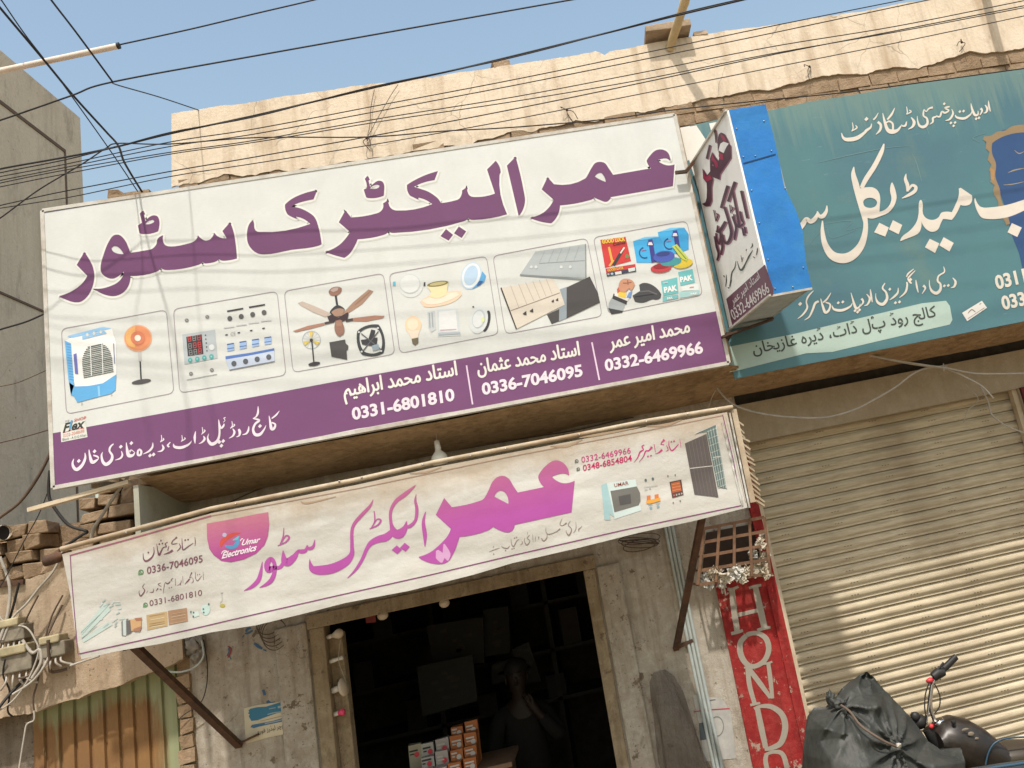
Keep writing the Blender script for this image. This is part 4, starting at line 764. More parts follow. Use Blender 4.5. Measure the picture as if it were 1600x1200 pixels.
w = MB().mat(M['rust_iron']); w.bar((.415, -.005, 1.47), (.63, -1.17, 2.25), .036, .026); obj('brace', w, ba); w = MB().mat(M['rust_iron']); w.bar((-2.26, -.006, 1.50), (-2.13, -.006, 1.53), .012, .06, (0, 1, 0)); obj('wall_bracket', w, ba); w = MB().mat(M['rust_iron']); w.bar((.40, -.012, 1.475), (.53, -.012, 1.50), .022, .03, (0, 1, 0)); obj('wall_bracket', w, ba)
w = MB().mat(M['steel']); w.lathe((-2.15, -.012, 1.525), (0, -1, 0), [(0, .009), (.008, .006)], 8); w.lathe((-2.2, -.012, 1.512), (0, -1, 0), [(0, .007), (.008, .005)], 8); obj('bolt', w, ba)
w = MB().mat(plain('awning_tin', (.30, .26, .2), .7, .2)); w.prism([(-2.36, -1.17, 2.66), (.44, -1.17, 2.70), (.44, -.0, 2.705), (-2.36, -.0, 2.665)], (0, 0, .006)); obj('roof_sheet', w, ba)
w = MB().mat(M['rust_iron']); w.lathe(A(86, 872, BY+.03), (1, -.05, .12), [(-.05, .028), (.02, .028), (.03, .016), (.08, .016)], 10); obj('rail_end', w, ba)
w = MB().mat(M['steel'])
for x, y in ((1010, 660), (1075, 648), (905, 680), (790, 702), (735, 713), (660, 727), (565, 747), (530, 753), (368, 788), (197, 833), (1120, 642)): w.blob(A(x, y-1, BY-.004), .006, 0, 1)
obj('rail_nail', w, ba); bpy.data.objects['rail_nail']['kind'] = 'stuff'
k = Ink((0, BY, 0), (0, -1, 0), 'ban', waves=.4, dirt=None)
MG = flex('magenta_ink', (.345, .062, .285), .45, .22, .06, spec=.4, grad=((.36, .10, .19), 2.42, 2.68)); MGT = (.36, .07, .27); MGL = (.60, .42, .56)
k.o(640, 690, 5)
k.poly('270,440 205,572 322,680 300,732 240,800 160,865 70,900 100,925 230,958 297,940 345,870 380,780 390,745 605,697 635,680 652,665 720,700 770,710 803,695 822,650 1265,553 1290,305 1200,325 1140,300 1113,275 1150,258 1210,250 1245,265 1240,220 1215,180 1175,152 1130,148 1080,175 1020,240 1005,275 1015,310 1050,355 845,398 810,345 775,290 735,268 690,275 650,310 610,395 575,450 545,464 330,512', MG, 2, ['662,430 690,390 720,383 755,410 772,487 730,465'], True)
k.st('215,850,20 240,900,70 250,945,14;270,800,10 290,880,60 300,930,10', flex('faded_ink', (.50, .28, .46), .45, .22), 2.6)
k.o(380, 700, 5)
k.st('1352,362,4 1345,410,18 1357,480,26 1346,565,24 1300,612,28 1262,612,16;1277,572,6 1264,625,42 1226,668,74 1185,662,66 1158,600,28 1152,500,24 1190,420,28 1260,365,34 1320,315,18 1347,290,4;1180,640,40 1120,695,60 1060,712,54 1000,742,40 965,790,28 930,870,26 880,950,20 815,1016,4;1425,498,6 1408,580,26 1420,680,32 1420,770,5;1023,492,8 1028,570,11 1000,626,8;988,632,8 1052,602,14 1075,565,15 1048,556,10 1022,592,9;1016,402,4 990,455,22 920,530,28 870,590,26 850,650,26 850,760,28 848,830,40 800,890,64 700,940,76 600,955,72 545,945,54 526,910,26 520,868,4;560,718,5 548,770,24 515,785,26 500,768,12;503,760,12 488,800,28 452,808,34 430,805,22 400,850,46 352,890,64 322,878,52 312,800,6;330,870,34 290,930,28 240,935,34 200,950,54 188,905,44 215,868,36 242,895,30 246,965,32 222,1030,36 180,1066,26 128,1090,4;150,888,5 140,960,24 120,1030,34 70,1082,28 8,1114,4;318,622,5 313,690,11 290,752,10;270,764,6 332,735,13 360,700,16 335,685,12 300,735,10', MG, 2)
for d in ('1200,760 1240,795 1205,828 1160,797', '1262,740 1302,772 1270,810 1225,780'): k.poly(d, MG, 2)
k.done('title_lettering', ba)
k.o(0, 0, 1); LN = (.20, .055, .15)
k.line('122,1022 200,1005 300,983 400,959.5 530,930 665,900 800,868 980,827 1158,790', 1.7, LN, 2); k.line('110,868 112,905 122,1022', 1.3, LN, 2); k.line('1129,648 1146,720 1159,790', 1.3, LN, 2); k.line('109,868 200,843 330,806', 2.2, (.30, .10, .14), 2); k.line('330,806 560,763 800,713 1010,673 1129,649', 1.2, (.34, .22, .16), 2)
k.line('1134,652 1151,725 1165,785', .9, (.40, .34, .27), 2)
k.st('905,684,1 935,679,4 985,670,2 1000,667,1;1010,666,1 1040,664,4 1065,656,1;640,740,1 665,738,3 690,730,1;470,783,1 480,786,3 525,776,1;860,697,1 885,697,4 910,687,1', (.36, .26, .17), 2.2)
k.done('border_line', ba)
INK = (.17, .075, .10); PK = (.52, .045, .20); GN = (.12, .25, .12); GY = (.25, .19, .17)
k.o(200, 820, 10)
k.st('1045,188,5 1053,260,13 1047,332,5;1022,285,6 950,332,14 862,390,19 848,300,13 843,205,5;798,288,6 822,350,17 768,412,6;765,190,30 740,215,16 700,250,13 688,300,14 776,288,8;700,395,34 650,430,26 556,464,6;640,330,8 622,402,16;622,266,6 582,300,15 602,340,14 545,362,15 490,470,30 465,400,16 450,295,5;400,345,5 408,430,16 370,512,24 290,567,28 245,532,18 238,445,6', INK, 2)
k.dots('895,238 940,230 490,300 540,290 515,245 320,432', INK, 16, 2)
k.done('name_lettering', ba)
k.o(200, 820, 10); k.st('1175,738,4 1182,862,6;1152,798,5 1090,872,11 1057,830,9 1054,738,4;1010,828,5 1022,880,9 993,912,4;998,742,20 975,795,8 965,825,9 1000,812,6;968,840,9 940,872,20 888,927,5;855,798,4 861,912,6;832,860,5 826,910,9 768,952,4;740,838,5 746,952,6;705,833,9 672,860,9 690,880,6;665,880,9 622,920,18 582,905,7 560,1000,7 554,1078,3;518,905,6 470,930,9 522,962,7;472,990,18 440,1032,6;400,998,6 392,1050,12 338,1052,5;312,1028,6 288,1067,4;262,918,5 230,970,9 262,1030,14 200,1112,20 174,1060,9 180,1025,3', INK, 2)
k.dots('1090,780 1122,775 645,985 680,975 505,1005 520,1015 823,935', INK, 10, 2)
k.done('name_lettering', ba)
k.o(0, 0, 1)
k.text('0336-7046095', (230, 897), (317, 878), (-.6, -11), (.20, .085, .115), 2, .012); k.done('phone_number', ba); k.text('0331-6801810', (234, 947), (316, 930), (-.5, -9), (.19, .085, .10), 2, .0)
k.done('phone_number', ba)
for x, y, r, c in ((220.5, 894, 4.2, GN), (227.5, 945, 3.6, GN), (901, 720.5, 3, (.14, .16, .14)), (903.5, 733, 2.8, (.14, .16, .14))):
    k.ell(x, y, r, r, c, 2, 0, .62 if r < 3.5 else .58); k.st('%.1f,%.1f,1.2 %.1f,%.1f,1.3 %.1f,%.1f,1.2' % (x-1.2, y-1.2, x-.4, y+.6, x+1.4, y+1.1), c, 3); k.poly('%.1f,%.1f %.1f,%.1f %.1f,%.1f' % (x-r*.95, y+r*.3, x-r*.3, y+r*.95, x-r*1.05, y+r*1.05), c, 3); k.done('phone_symbol', ba)
k.text('0332-6469966', (908.7, 723), (985.6, 708), (-.7, -9.3), PK, 2, .0); k.done('phone_number', ba); k.text('0348-6854804', (911, 736), (987.5, 720), (-.7, -9.3), (.50, .03, .13), 2, .014)
k.done('phone_number', ba); k.o(880, 650, 8)
k.st('1457,288,5 1472,392,6;1442,350,8 1362,432,15 1322,372,12 1322,305,5;1290,368,6 1312,420,11 1282,442,4;1264,295,30 1232,330,12 1222,352,10 1260,358,8;1235,420,30 1197,457,14 1148,472,5;1135,350,8 1152,452,6;1108,385,28 1072,430,15 1030,440,15 1000,510,11 948,572,4;1012,358,8 985,382,15 1002,420,11 960,450,18 930,520,11 882,582,4', PK, 2); k.dots('1352,322 1385,315 1060,505 1097,496', PK, 13, 2)
k.done('name_lettering', ba); k.o(750, 790, 8.889)
k.st('1417,282,4 1392,312,9 1370,330,14 1375,362,5;1330,228,4 1333,320,9 1298,377,4;1257,212,4 1225,268,9 1272,330,11 1236,412,18 1200,372,9 1198,342,4;1202,238,18 1150,275,9 1110,258,9 1142,178,4;1112,320,18 1060,362,9 960,397,11 920,372,9 914,308,4;932,400,6 926,450,11 885,492,15 850,450,7;815,430,16 814,467,5;772,428,4 765,492,6;730,398,5 737,502,5;692,408,5 655,450,9 692,490,9 650,547,15 615,490,8 622,448,4;655,368,5 665,402,5;580,488,5 588,520,9 558,547,4;542,468,4 510,490,9 470,562,11 440,540,9 430,458,4;412,558,6 380,592,11 320,582,9 298,558,4;272,588,5 200,612,9 128,642,5;192,558,6 180,590,5', GY, 2); k.dots('480,450 508,440 445,600 472,590 355,622 190,672', GY, 11, 2)
k.done('slogan_lettering', ba)
# logo tab
k.o(310, 790, 13.333)
LG = flex('logo_ink', (.335, .05, .235), .35, .22, .06, spec=.5, grad=((.40, .13, .19), 2.50, 2.68))
k.poly('175,375 600,300 900,240 1250,170 1455,135 1478,400 1450,640 1380,820 1200,1000 950,1120 680,1180 480,1150 320,1030 230,900 185,700', LG, 2)
k.st('470,860,30 500,760,90 600,670,90 740,600,70 880,570,20', (.55, .08, .06), 3); k.st('560,830,20 620,860,70 740,860,80 810,780,90 830,640,20', (.10, .30, .52), 3); k.st('720,720,20 800,690,50 850,640,20', (.14, .45, .56), 3.5); k.ell(548, 610, 45, 45, (.42, .40, .55), 3)
k.text('Umar', (905, 830), (1290, 760), (15, -115), (.78, .70, .76), 4, .03, italic=.3); k.text('Electronics', (490, 1105), (1215, 930), (10, -130), (.80, .72, .78), 4, .03, italic=.3)
k.st('880,740,16 900,700,18 935,690,16;490,1010,16 510,960,18 560,940,18 600,950,12', (.80, .72, .78), 4)
k.done('logo_tab', ba)
# product pictures on the cloth
AQ = (.40, .53, .50)
k.o(880, 650, 8)
k.poly('475,865 545,838 640,1265 560,1210 515,1290', (.36, .52, .53), 2); k.poly('545,838 905,790 975,1180 640,1290', (.56, .66, .64), 2); k.poly('475,865 545,838 590,1300 520,1300', (.34, .52, .54), 2.5)
k.poly('590,938 920,880 960,960 965,1060 945,1115 640,1205', (.155, .15, .135), 3); k.poly('690,1005 840,975 850,1090 710,1118', (.09, .085, .085), 4); k.text('UMAR', (640, 888), (818, 855), (-6, -42), (.34, .10, .07), 4, .012)
k.done('distribution_box_picture', ba); k.o(880, 650, 8)
for x, y in ((1030, 802), (1120, 785)): k.ell(x, y, 15, 17, (.10, .14, .14), 3)
k.line('1010,892 1180,868', .8, (.4, .4, .38), 3); k.line('1015,925 1055,918', .8, (.35, .35, .33), 3); k.ell(1085, 910, 10, 8, (.3, .3, .3), 3)
k.poly('1045,1000 1090,990 1092,1050 1045,1060', (.60, .19, .06), 3); k.poly('1140,985 1190,975 1195,1030 1145,1040', (.60, .19, .06), 3); k.poly('1035,1060 1100,1045 1210,1020 1215,1060 1090,1095 1040,1095', (.72, .33, .05), 4); k.line('1060,1112 1115,1108', .9, (.35, .35, .3), 3); k.line('1155,1095 1210,1090', .9, (.35, .35, .3), 3)
for x, y in ((1095, 1148), (1185, 1130)): k.ell(x, y, 17, 19, (.24, .35, .40), 3)
k.done('breaker_picture', ba); k.o(880, 650, 8)
k.poly('1328,825 1475,795 1503,985 1362,1025', (.10, .055, .045), 3); k.poly('1345,840 1455,815 1480,935 1365,962', (.44, .11, .04), 4)
for r in range(3): k.line('%d,%d %d,%d' % (1355+r*6, 862+r*36, 1460+r*6, 840+r*36), 1, (.62, .26, .1), 5)
for q in range(4): k.ell(1385+q*32, 994-q*8, 10, 12, (.4, .38, .34) if q else (.5, .12, .08), 5)
for x, y in ((1308, 750), (1400, 738), (1375, 1085), (1462, 1062)): k.ell(x, y, 9, 11, (.2, .2, .19), 3)
k.done('meter_picture', ba); k.o(800, 600, 4)
k.poly('1140,312 1275,255 1342,655 1285,648 1215,300', (.12, .17, .16), 2); k.poly('1080,372 1215,312 1290,708 1140,690', (.105, .09, .085), 3); k.line('1112,528 1252,512', 1.2, (.58, .56, .52), 4); k.line('1255,460 1300,452', 1.2, (.58, .56, .52), 4)
for q in range(9): k.line('%d,%d %d,%d' % (1218+q*8, 300+q*44, 1285+q*6.6, 275+q*44), .6, (.52, .56, .52), 4)
for q in range(4): k.line('%d,%d %d,%d' % (1225+q*16, 292-q*8, 1293+q*14, 640+q*4), .55, (.52, .56, .52), 4)
k.line('1140,312 1275,255 1342,655', .8, (.6, .6, .56), 5)
for q in range(6): k.line('%d,%d %d,%d' % (1103+q*21, 365-q*9, 1165+q*22, 690+q*3), .35, (.2, .18, .17), 4)
k.done('solar_panel_picture', ba); k.o(100, 900, 6.154)
for d in ('165,530 395,255 425,285 172,565', '172,570 425,290 455,325 175,600', '175,610 430,440 470,470 190,640'): k.poly(d, (.47, .57, .53), 2)
k.line('165,545 345,370', .8, (.3, .42, .4), 3); k.line('170,600 320,478', .8, (.3, .42, .4), 3)
rs = random.Random(5)
for q in range(16): x_, y_ = 340+rs.uniform(0, 200), 235+rs.uniform(0, 280); k.st('%.0f,%.0f,10 %.0f,%.0f,14' % (x_, y_, x_+rs.uniform(20, 60), y_-rs.uniform(5, 40)), (.36, .44, .42) if q % 2 else (.50, .57, .54), 2.5)
k.done('pipe_picture', ba); k.o(100, 900, 6.154)
k.poly('552,440 580,415 620,410 620,560 590,580 556,575', (.20, .21, .20), 2); k.poly('568,425 600,412 600,575 572,570', (.50, .56, .55), 3); k.poly('600,430 650,420 650,545 610,565', (.13, .12, .12), 4); k.poly('640,420 750,402 745,500 650,530', (.54, .34, .17), 5); k.poly('680,405 755,398 748,425 700,432', (.36, .16, .10), 6); k.poly('670,510 750,480 735,530 680,530', (.36, .18, .12), 6)
k.done('cable_picture', ba); k.o(100, 900, 6.154)
k.poly('793,375 990,340 997,480 803,522', (.46, .33, .17), 2); k.poly('1000,335 1182,306 1192,435 1010,472', (.36, .22, .13), 2)
for r, a in ((415, 0), (485, 5)): k.line('%d,%d %d,%d' % (830+a, r+8, 965+a, r-16), 1, (.66, .58, .40), 3)
for r in (365, 440, 460): k.line('%d,%d %d,%d' % (822, r+22, 970, r-4), .7, (.32, .21, .11), 3)
for r in (350, 378, 405, 440): k.line('%d,%d %d,%d' % (1030, r+18, 1170, r-8), .8, (.5, .36, .24) if r != 378 else (.62, .5, .36), 3)
k.done('switch_picture', ba); k.o(100, 900, 6.154)
k.poly('1225,350 1290,335 1305,380 1250,400', (.52, .62, .58), 2); k.ell(1362, 325, 44, 52, (.46, .60, .56), 2)
for x, y in ((1222, 345), (1248, 352), (1245, 388), (1342, 318), (1345, 350), (1393, 270)): k.ell(x, y, 8, 9, (.08, .14, .13), 3)
k.ell(1525, 285, 26, 17, (.42, .36, .08), 2); k.line('1518,165 1522,240 1500,262', .7, (.36, .36, .33), 2); k.line('1508,165 1530,162', 1, (.3, .3, .28), 2)
k.done('socket_picture', ba)
# ================================================================ overhead wires
def cable(name, label, cat, px, y, r, m, group=None, sub=8, ext=(0, 0)):
    """y = one depth, or (first, last) depth along the run"""
    P = num(px); n = len(P); ys = [y if not isinstance(y, tuple) else y[0]+(y[1]-y[0])*i/(n-1) for i in range(n)]
    pts = spline([A(a, b, q) for (a, b), q in zip(P, ys)], sub); c = pts[len(pts)//2]
    if ext[0]: pts = [pts[0]+(pts[0]-pts[1]).normalized()*ext[0]]+pts
    if ext[1]: pts = pts+[pts[-1]+(pts[-1]-pts[-2]).normalized()*ext[1]]
    o = obj(name, MB().mat(M[m]).tube(pts, r, 6), loc=c); return tag(o, label, cat, group)
G = 'wires strung along the shop fronts'
for px, y, r, lab in (
    ('-60,279 0,264 100,246 175,231 265,209 400,180 575,139 712,109 800,88 950,51 1050,26 1160,0 1240,-20', (-1.25, -1.7), .0055, 'thick twisted black cable, highest of the run crossing the parapet'),
    ('-60,286 0,270 100,250 180,230 270,206 400,182 580,136 800,90 1050,24 1160,-2', (-1.25, -1.7), .0035, 'thin black wire wound along the thick cable crossing the parapet'),
    ('-60,290 0,276 100,257 265,222 400,201 600,163 800,125 1000,84 1200,42 1420,-2 1500,-18', (-1.15, -1.75), .003, 'black wire next below the thick twisted cable on the parapet'),
    ('-60,296 0,282 100,262 265,229 400,209 600,172 800,134 1000,94 1200,53 1450,0 1520,-14', (-1.1, -1.7), .003, 'second black wire below the thick twisted cable on the parapet'),
    ('-60,300 0,286 100,266 265,238 400,219 600,184 800,152 1000,114 1200,74 1400,41 1600,1 1660,-10', (-1.08, -1.6), .003, 'third black wire below the thick twisted cable on the parapet'),
    ('-60,304 0,292 100,272 265,241 400,222 600,189 800,159 1000,125 1200,85 1400,50 1600,12 1660,0', (-1.0, -1.5), .003, 'fourth black wire below the thick twisted cable on the parapet'),
    ('40,312 100,299 265,268 400,245 600,209 800,171 1000,130 1200,87 1400,48 1600,9 1660,-4', (-.95, -1.4), .0034, 'fifth black wire below the thick twisted cable on the parapet'),
    ('60,316 120,306 265,276 400,255 600,223 800,187 1000,147 1200,107 1400,67 1600,25 1660,12', (-.9, -1.3), .003, 'lowest straight black wire on the parapet, just above the white signboard'),
    ('-40,365 0,341 60,297 127,257 165,232 185,224 265,225 400,215 575,214 690,205 800,199 950,186 1050,172 1200,156 1340,142 1600,107 1680,96', (-1.05, -1.0), .004, 'sagging black wire that rises from lower left and crosses the others near the roof edge')):
    cable('overhead_wire', lab, 'wire', px, y, r, 'cable_black', G, ext=(5, 5))
cable('drop_cable', 'thick black cable dropping from the upper left corner behind the white signboard', 'cable', '-30,-25 0,12 68,93 115,150 165,205 185,228 195,255 222,300', (-2.6, -.70), .006, 'cable_black', ext=(5, 0))
cable('drop_cable', 'thin black cable falling beside the thick one from the upper left corner', 'cable', '-30,-45 2,0 40,55 90,120 170,232 215,299', (-2.6, -.70), .0035, 'cable_black', ext=(5, 0))
cable('drop_cable', 'thin black wire slanting from the top edge down to the knot in the sky', 'wire', '40,-55 80,0 120,52 176,128', (-3.0, -2.2), .0045, 'cable_black', ext=(5, 0))
cable('overhead_wire', 'thin wire kinked at the knot in the sky, rising to the top edge', 'wire', '-80,212 0,188 110,150 176,128 400,87 800,16 960,-12', -2.2, .0042, 'cable_black', ext=(5, 5))
cable('overhead_wire', 'thin wire from the knot in the sky to the parapet corner', 'wire', '176,128 184,133 250,152 310,172', (-2.2, -.50), .0035, 'cable_black')
wp = thing('pole_arm', 'pale round pole poking in from the left edge against the sky', 'pole', A(0, 108, -2.0))
w = MB().mat(plain('pole_paint', (.62, .53, .45), .6, .1)); w.tube([A(-80, 128, -2.0)*5.5-A(186, 71.5, -2.0)*4.5, A(-80, 128, -2.0), A(186, 71.5, -2.0)], .016, 10); obj('pole', w, wp); w = MB().mat(M['cable_black']); w.tube([A(183, 72, -2.0), A(187, 71, -2.0)], .0175, 10); obj('end_cap', w, wp)
cable('overhead_wire', 'thin wire leaving the tip of the pale pole toward the top edge', 'wire', '186,70 300,45 400,21 490,0 560,-18', -2.0, .004, 'cable_black', ext=(0, 5))
cable('house_wire', 'thin dark wire crossing the grey house low beside the signboard', 'wire', '-30,613 0,604 30,597 76,577', -.3, .003, 'cable_brown')
cable('house_wire', 'black wire slanting across the grey house to the signboard edge', 'wire', '-30,526 0,515 40,503 70,490', -.3, .006, 'cable_black')
cable('house_wire', 'thin brown wire crossing the grey house beside the purple band', 'wire', '-30,702 0,692 40,682 78,671', -.3, .004, 'cable_brown')
cable('slack_cable', 'thick brown cable curving from the left edge up behind the signboard', 'cable', '-20,822 0,808 30,785 55,752 75,715 85,690', -.35, .010, 'cable_brown')
cable('slack_cable', 'black cable looping over the loose bricks to the banner corner', 'cable', '78,735 76,770 83,790 107,820 135,830 128,836 110,848 98,856', -.4, .009, 'cable_black')
cable('slack_cable', 'thin black wire hanging in front of the loose bricks', 'wire', '76,765 60,805 35,850 10,900 -8,930', -.35, .003, 'cable_black')
w = MB().mat(M['cable_grey']); w.tube([A(200, 745, -.45), A(172, 785, -.40), A(146, 826, -.35), A(142, 845, -.34)], .010, 8); tag(obj('strut_pipe', w, loc=A(172, 785, -.4)), 'grey metal strut leaning over the loose bricks under the signboard', 'strut')
# fittings and wires beneath the teal sign
GY_ = 'loose pale wires under the teal signboard'
for px, y, r, lab in (
    ('1104,572 1112,592 1128,616 1150,634 1190,646 1240,652 1290,652 1335,640 1370,622 1400,604 1425,585 1448,575 1480,572', -.35, .007, 'long pale wire sagging in a loop across the beige lintel'),
    ('1345,552 1400,563 1450,571 1480,575 1520,583 1560,584 1620,583', -.4, .006, 'pale wire running straight right under the teal signboard'),
    ('1345,553 1420,568 1480,577 1510,590 1535,604 1552,622', -.38, .006, 'pale wire running down right beside the straight one'),
    ('1508,600 1520,612 1528,622 1524,632 1513,640 1506,660', -.1, .0035, 'short pale wire end hanging zigzag over the shutter top'),
    ('1530,600 1543,625 1550,648 1572,665 1605,678 1640,690', -.1, .006, 'pale wire curling down to the red jamb at the right edge'),
    ('1118,610 1112,622 1106,640', -.5, .0018, 'fine thread hanging above the banner\'s right end'),
    ('1474,568 1475,580', -.4, .004, 'short upright twist of pale wire at the crossing')):
    cable('loose_wire', lab, 'wire', px, y, r, 'cable_grey', GY_)
cable('wall_wire', 'dark wire creeping along the wall under the signboard above the banner', 'wire', '300,815 380,775 440,752 500,742 560,730 620,716 680,708 760,695 830,683 900,672 960,658 990,652', -.012, .004, 'cable_brown')
# ================================================================ things on the parapet
w = MB().mat(plain('stone_slab', (.33, .25, .17), .9, .2, 20, .5, dirt=(.22, .16, .1))); w.box(.985, 1.30, -.60, -.22, 5.475, 5.53, .008); tag(obj('stone_slab', w, loc=(1.14, -.4, 5.475), bevel=.006), 'flat stone slab lying on the parapet over the bamboo pole', 'slab')
w = MB().mat(M['stone_slab']); w.box(1.32, 1.42, -.5, -.35, 5.45, 5.475, .01); tag(obj('stone_chip', w, loc=(1.37, -.4, 5.45)), 'small flat stone chip on the parapet right of the slab', 'stone')
b0 = A(780, 100, -.45); w = MB().mat(M['mud_brick']); w.box(b0.x-.06, b0.x+.06, -.49, -.32, 5.42, 5.485, .008, .2); tag(obj('loose_brick', w, loc=b0), 'single loose brick sitting on the parapet edge', 'brick')
b0 = A(205, 302, -.3); w = MB().mat(M['mud_brick']); w.box(b0.x-.13, b0.x+.13, -.34, -.15, b0.z-.12, b0.z-.005, .012); w.box(b0.x-.14, b0.x-.06, -.32, -.18, b0.z-.005, b0.z+.03, .01); tag(obj('rubble', w, loc=b0), 'bit of brick rubble showing over the signboard\'s upper left corner', 'rubble')
bp = thing('bamboo_pole', 'thick pale bamboo pole sticking out from the parapet under a stone slab', 'pole', A(1046, 76, -.47))
w = MB().mat(M['bamboo']); a, b = A(1046, 76, -.50), A(1082, -34, -.95); pr = []
for i in range(25):
    t = i/24; pr.append((t, .030*(1+(.10 if i % 8 == 0 else 0))))
w.tube([a.lerp(b, t) for t, _ in pr], [r for _, r in pr], 12); obj('pole', w, bp)
w = MB().mat(M['bamboo']); w.tube([A(1538, -12, -.5), A(1560, -90, -1.0)], .035, 10); tag(obj('bamboo_pole', w, loc=A(1538, -12, -.5)), 'unseen second pole past the top right corner, added for its shadow on the parapet', 'pole')  # pole out of view, added to cast the shadow at the parapet's right
# little bent hooks of wire nailed in the render
rs = random.Random(8)
for (x, y), lab in zip(((886, 172), (1265, 104), (1503, 66), (573, 216)), ('bent wire hook nailed low on the parapet above the signboard', 'pair of rusty wire hooks over the teal signboard\'s left part', 'dark wire knot nailed on the parapet near the right edge', 'small dark nail with wires on the parapet above the word')):
    p = A(x, y, -.52); w = MB().mat(M['rust_iron'])
    w.blob(p, .010, .4, 1)
    for q in range(3):
        e = p+V((rs.uniform(-.06, .06), -.01, rs.uniform(-.11, .02))); w.tube(spline([p, p.lerp(e, .5)+V((rs.uniform(-.03, .03), -.02, .01)), e], 4), .0028, 5)
    tag(obj('wire_hook', w, loc=p), lab, 'hook')
cable('thread', 'thin twisted thread hanging on the parapet left of the middle', 'wire', '585,140 580,165 578,195 575,212 590,185 610,150 622,132', -.52, .0022, 'cable_brown')
# ================================================================ bulbs
def bulb_mat(k, c): return plain(k, c, .25, .03, spec=.5)
bulb_mat('glass_white', (.68, .66, .58)); bulb_mat('glass_cream', (.50, .43, .34)); bulb_mat('holder_white', (.62, .60, .55)); bulb_mat('pink_plastic', (.72, .06, .16))
def lamp(label, p, ax, L, r, glass, holder=.014, cat='bulb', cup=None, group=None):
    t = thing('light_bulb', label, cat, p, group); ax = V(ax).normalized(); w = MB().mat(M['holder_white'])
    w.lathe(p, ax, [(0, holder*.7), (.004, holder), (L*.3, holder*.95), (L*.45, holder*.85)], 12); obj('holder', w, t)
    w = MB().mat(M[glass]); q = V(p)+ax*L*.42
    prof = cup or [(0, .012), (.012, .015), (.03, r*.85), (.045, r), (.06, r*.92), (.072, r*.6), (.077, .001)]
    w.lathe(q, ax, prof, 16); obj('globe', w, t); return t
lb = thing('light_bulb', 'white lamp hanging on a thin wire under the big signboard', 'bulb', A(681, 660, -.5))
w = MB().mat(M['holder_white']); w.lathe(A(682, 688, -.5), (.05, 0, -1), [(0, .006), (.004, .016), (.055, .019), (.06, .015)], 12); obj('holder', w, lb)
w = MB().mat(M['glass_white']); w.lathe(A(684, 701, -.5), (.04, 0, -1), [(0, .016), (.015, .020), (.035, .040), (.05, .048), (.08, .050), (.095, .042), (.10, .001)], 18); obj('globe', w, lb)
w = MB().mat(M['cable_grey']); w.tube([A(677, 655, -.5), A(681, 670, -.5), A(682, 689, -.5)], .0022, 5); obj('cord', w, lb)
jx = (1, -.25, .10)
lamp('cream bulb on the door jamb, uppermost of the jamb row', A(511, 996, .03), jx, .075, .030, 'glass_cream')
lamp('empty lamp holder on the door jamb below the uppermost bulb', A(515, 1034, .03), jx, .10, .012, 'holder_white', cup=[(0, .010), (.03, .011), (.045, .014), (.05, .001)])
lamp('mushroom-shaped lamp on the door jamb above the pink one', A(519, 1079, .03), jx, .10, .04, 'glass_cream', .02, cup=[(0, .013), (.015, .02), (.02, .045), (.03, .055), (.045, .05), (.05, .001)])
lamp('pink plastic lamp on the door jamb, lowest of the jamb row', A(520, 1117, .03), jx, .09, .02, 'pink_plastic', cup=[(0, .012), (.02, .018), (.035, .02), (.04, .001)])
lamp('dim bulb hanging just inside the doorway near its left end', A(596, 944, .12), (0, 0, -1), .05, .036, 'glass_cream'); lamp('dim bulb hanging inside the doorway at the middle of the lintel', A(692, 925, .12), (0, 0, -1), .05, .034, 'glass_cream')
w = MB().mat(plain('red_tag', (.30, .06, .06), .7)); w.prism([A(570, 955, .45), A(586, 953, .45), A(587, 972, .45), A(572, 974, .45)], (0, .01, 0)); tag(obj('price_tag', w, loc=A(578, 963, .45)), 'small reddish card hanging beside the left doorway bulb', 'card')
cable('jamb_wire', 'thin pale wire looping between the lamps on the door jamb', 'wire', '532,1000 529,1030 535,1050 541,1066', .0, .002, 'cable_grey')
# ================================================================ inside the shop
plain('card_grey', (.034, .034, .031), .8, .1); plain('card_dark', (.05, .045, .04), .8, .15)  # card tones lowered to near black to carry the shade inside
w = MB().mat(plain('counter_wood', (.16, .10, .06), .6, .2)); w.box(-1.62, -.75, .30, .80, 0, .98); w.box(-1.66, -.72, .27, .83, .98, 1.01); tag(obj('shop_counter', w, loc=(-1.2, .5, 0), bevel=.004), 'wooden shop counter with boxes on it inside the dark doorway', 'counter')
BX = [('white', (.36, .35, .32)), ('orange', (.34, .11, .03)), ('cream', (.30, .28, .2)), ('redwhite', (.33, .30, .28))]
for n_, c in BX: plain('box_'+n_ if n_ != 'white' else 'box_card_white', c, .5, .06)
plain('ink_red', (.5, .04, .06), .5); plain('ink_black', (.03, .03, .03), .5); plain('ink_white', (.45, .43, .40), .5)
rs = random.Random(31); cells = []
for r in range(4):
    for c in range(6):
        cells.append((r, c))
names = ('front', 'second', 'third', 'top'); cn = ('first', 'second', 'third', 'fourth', 'fifth', 'last')
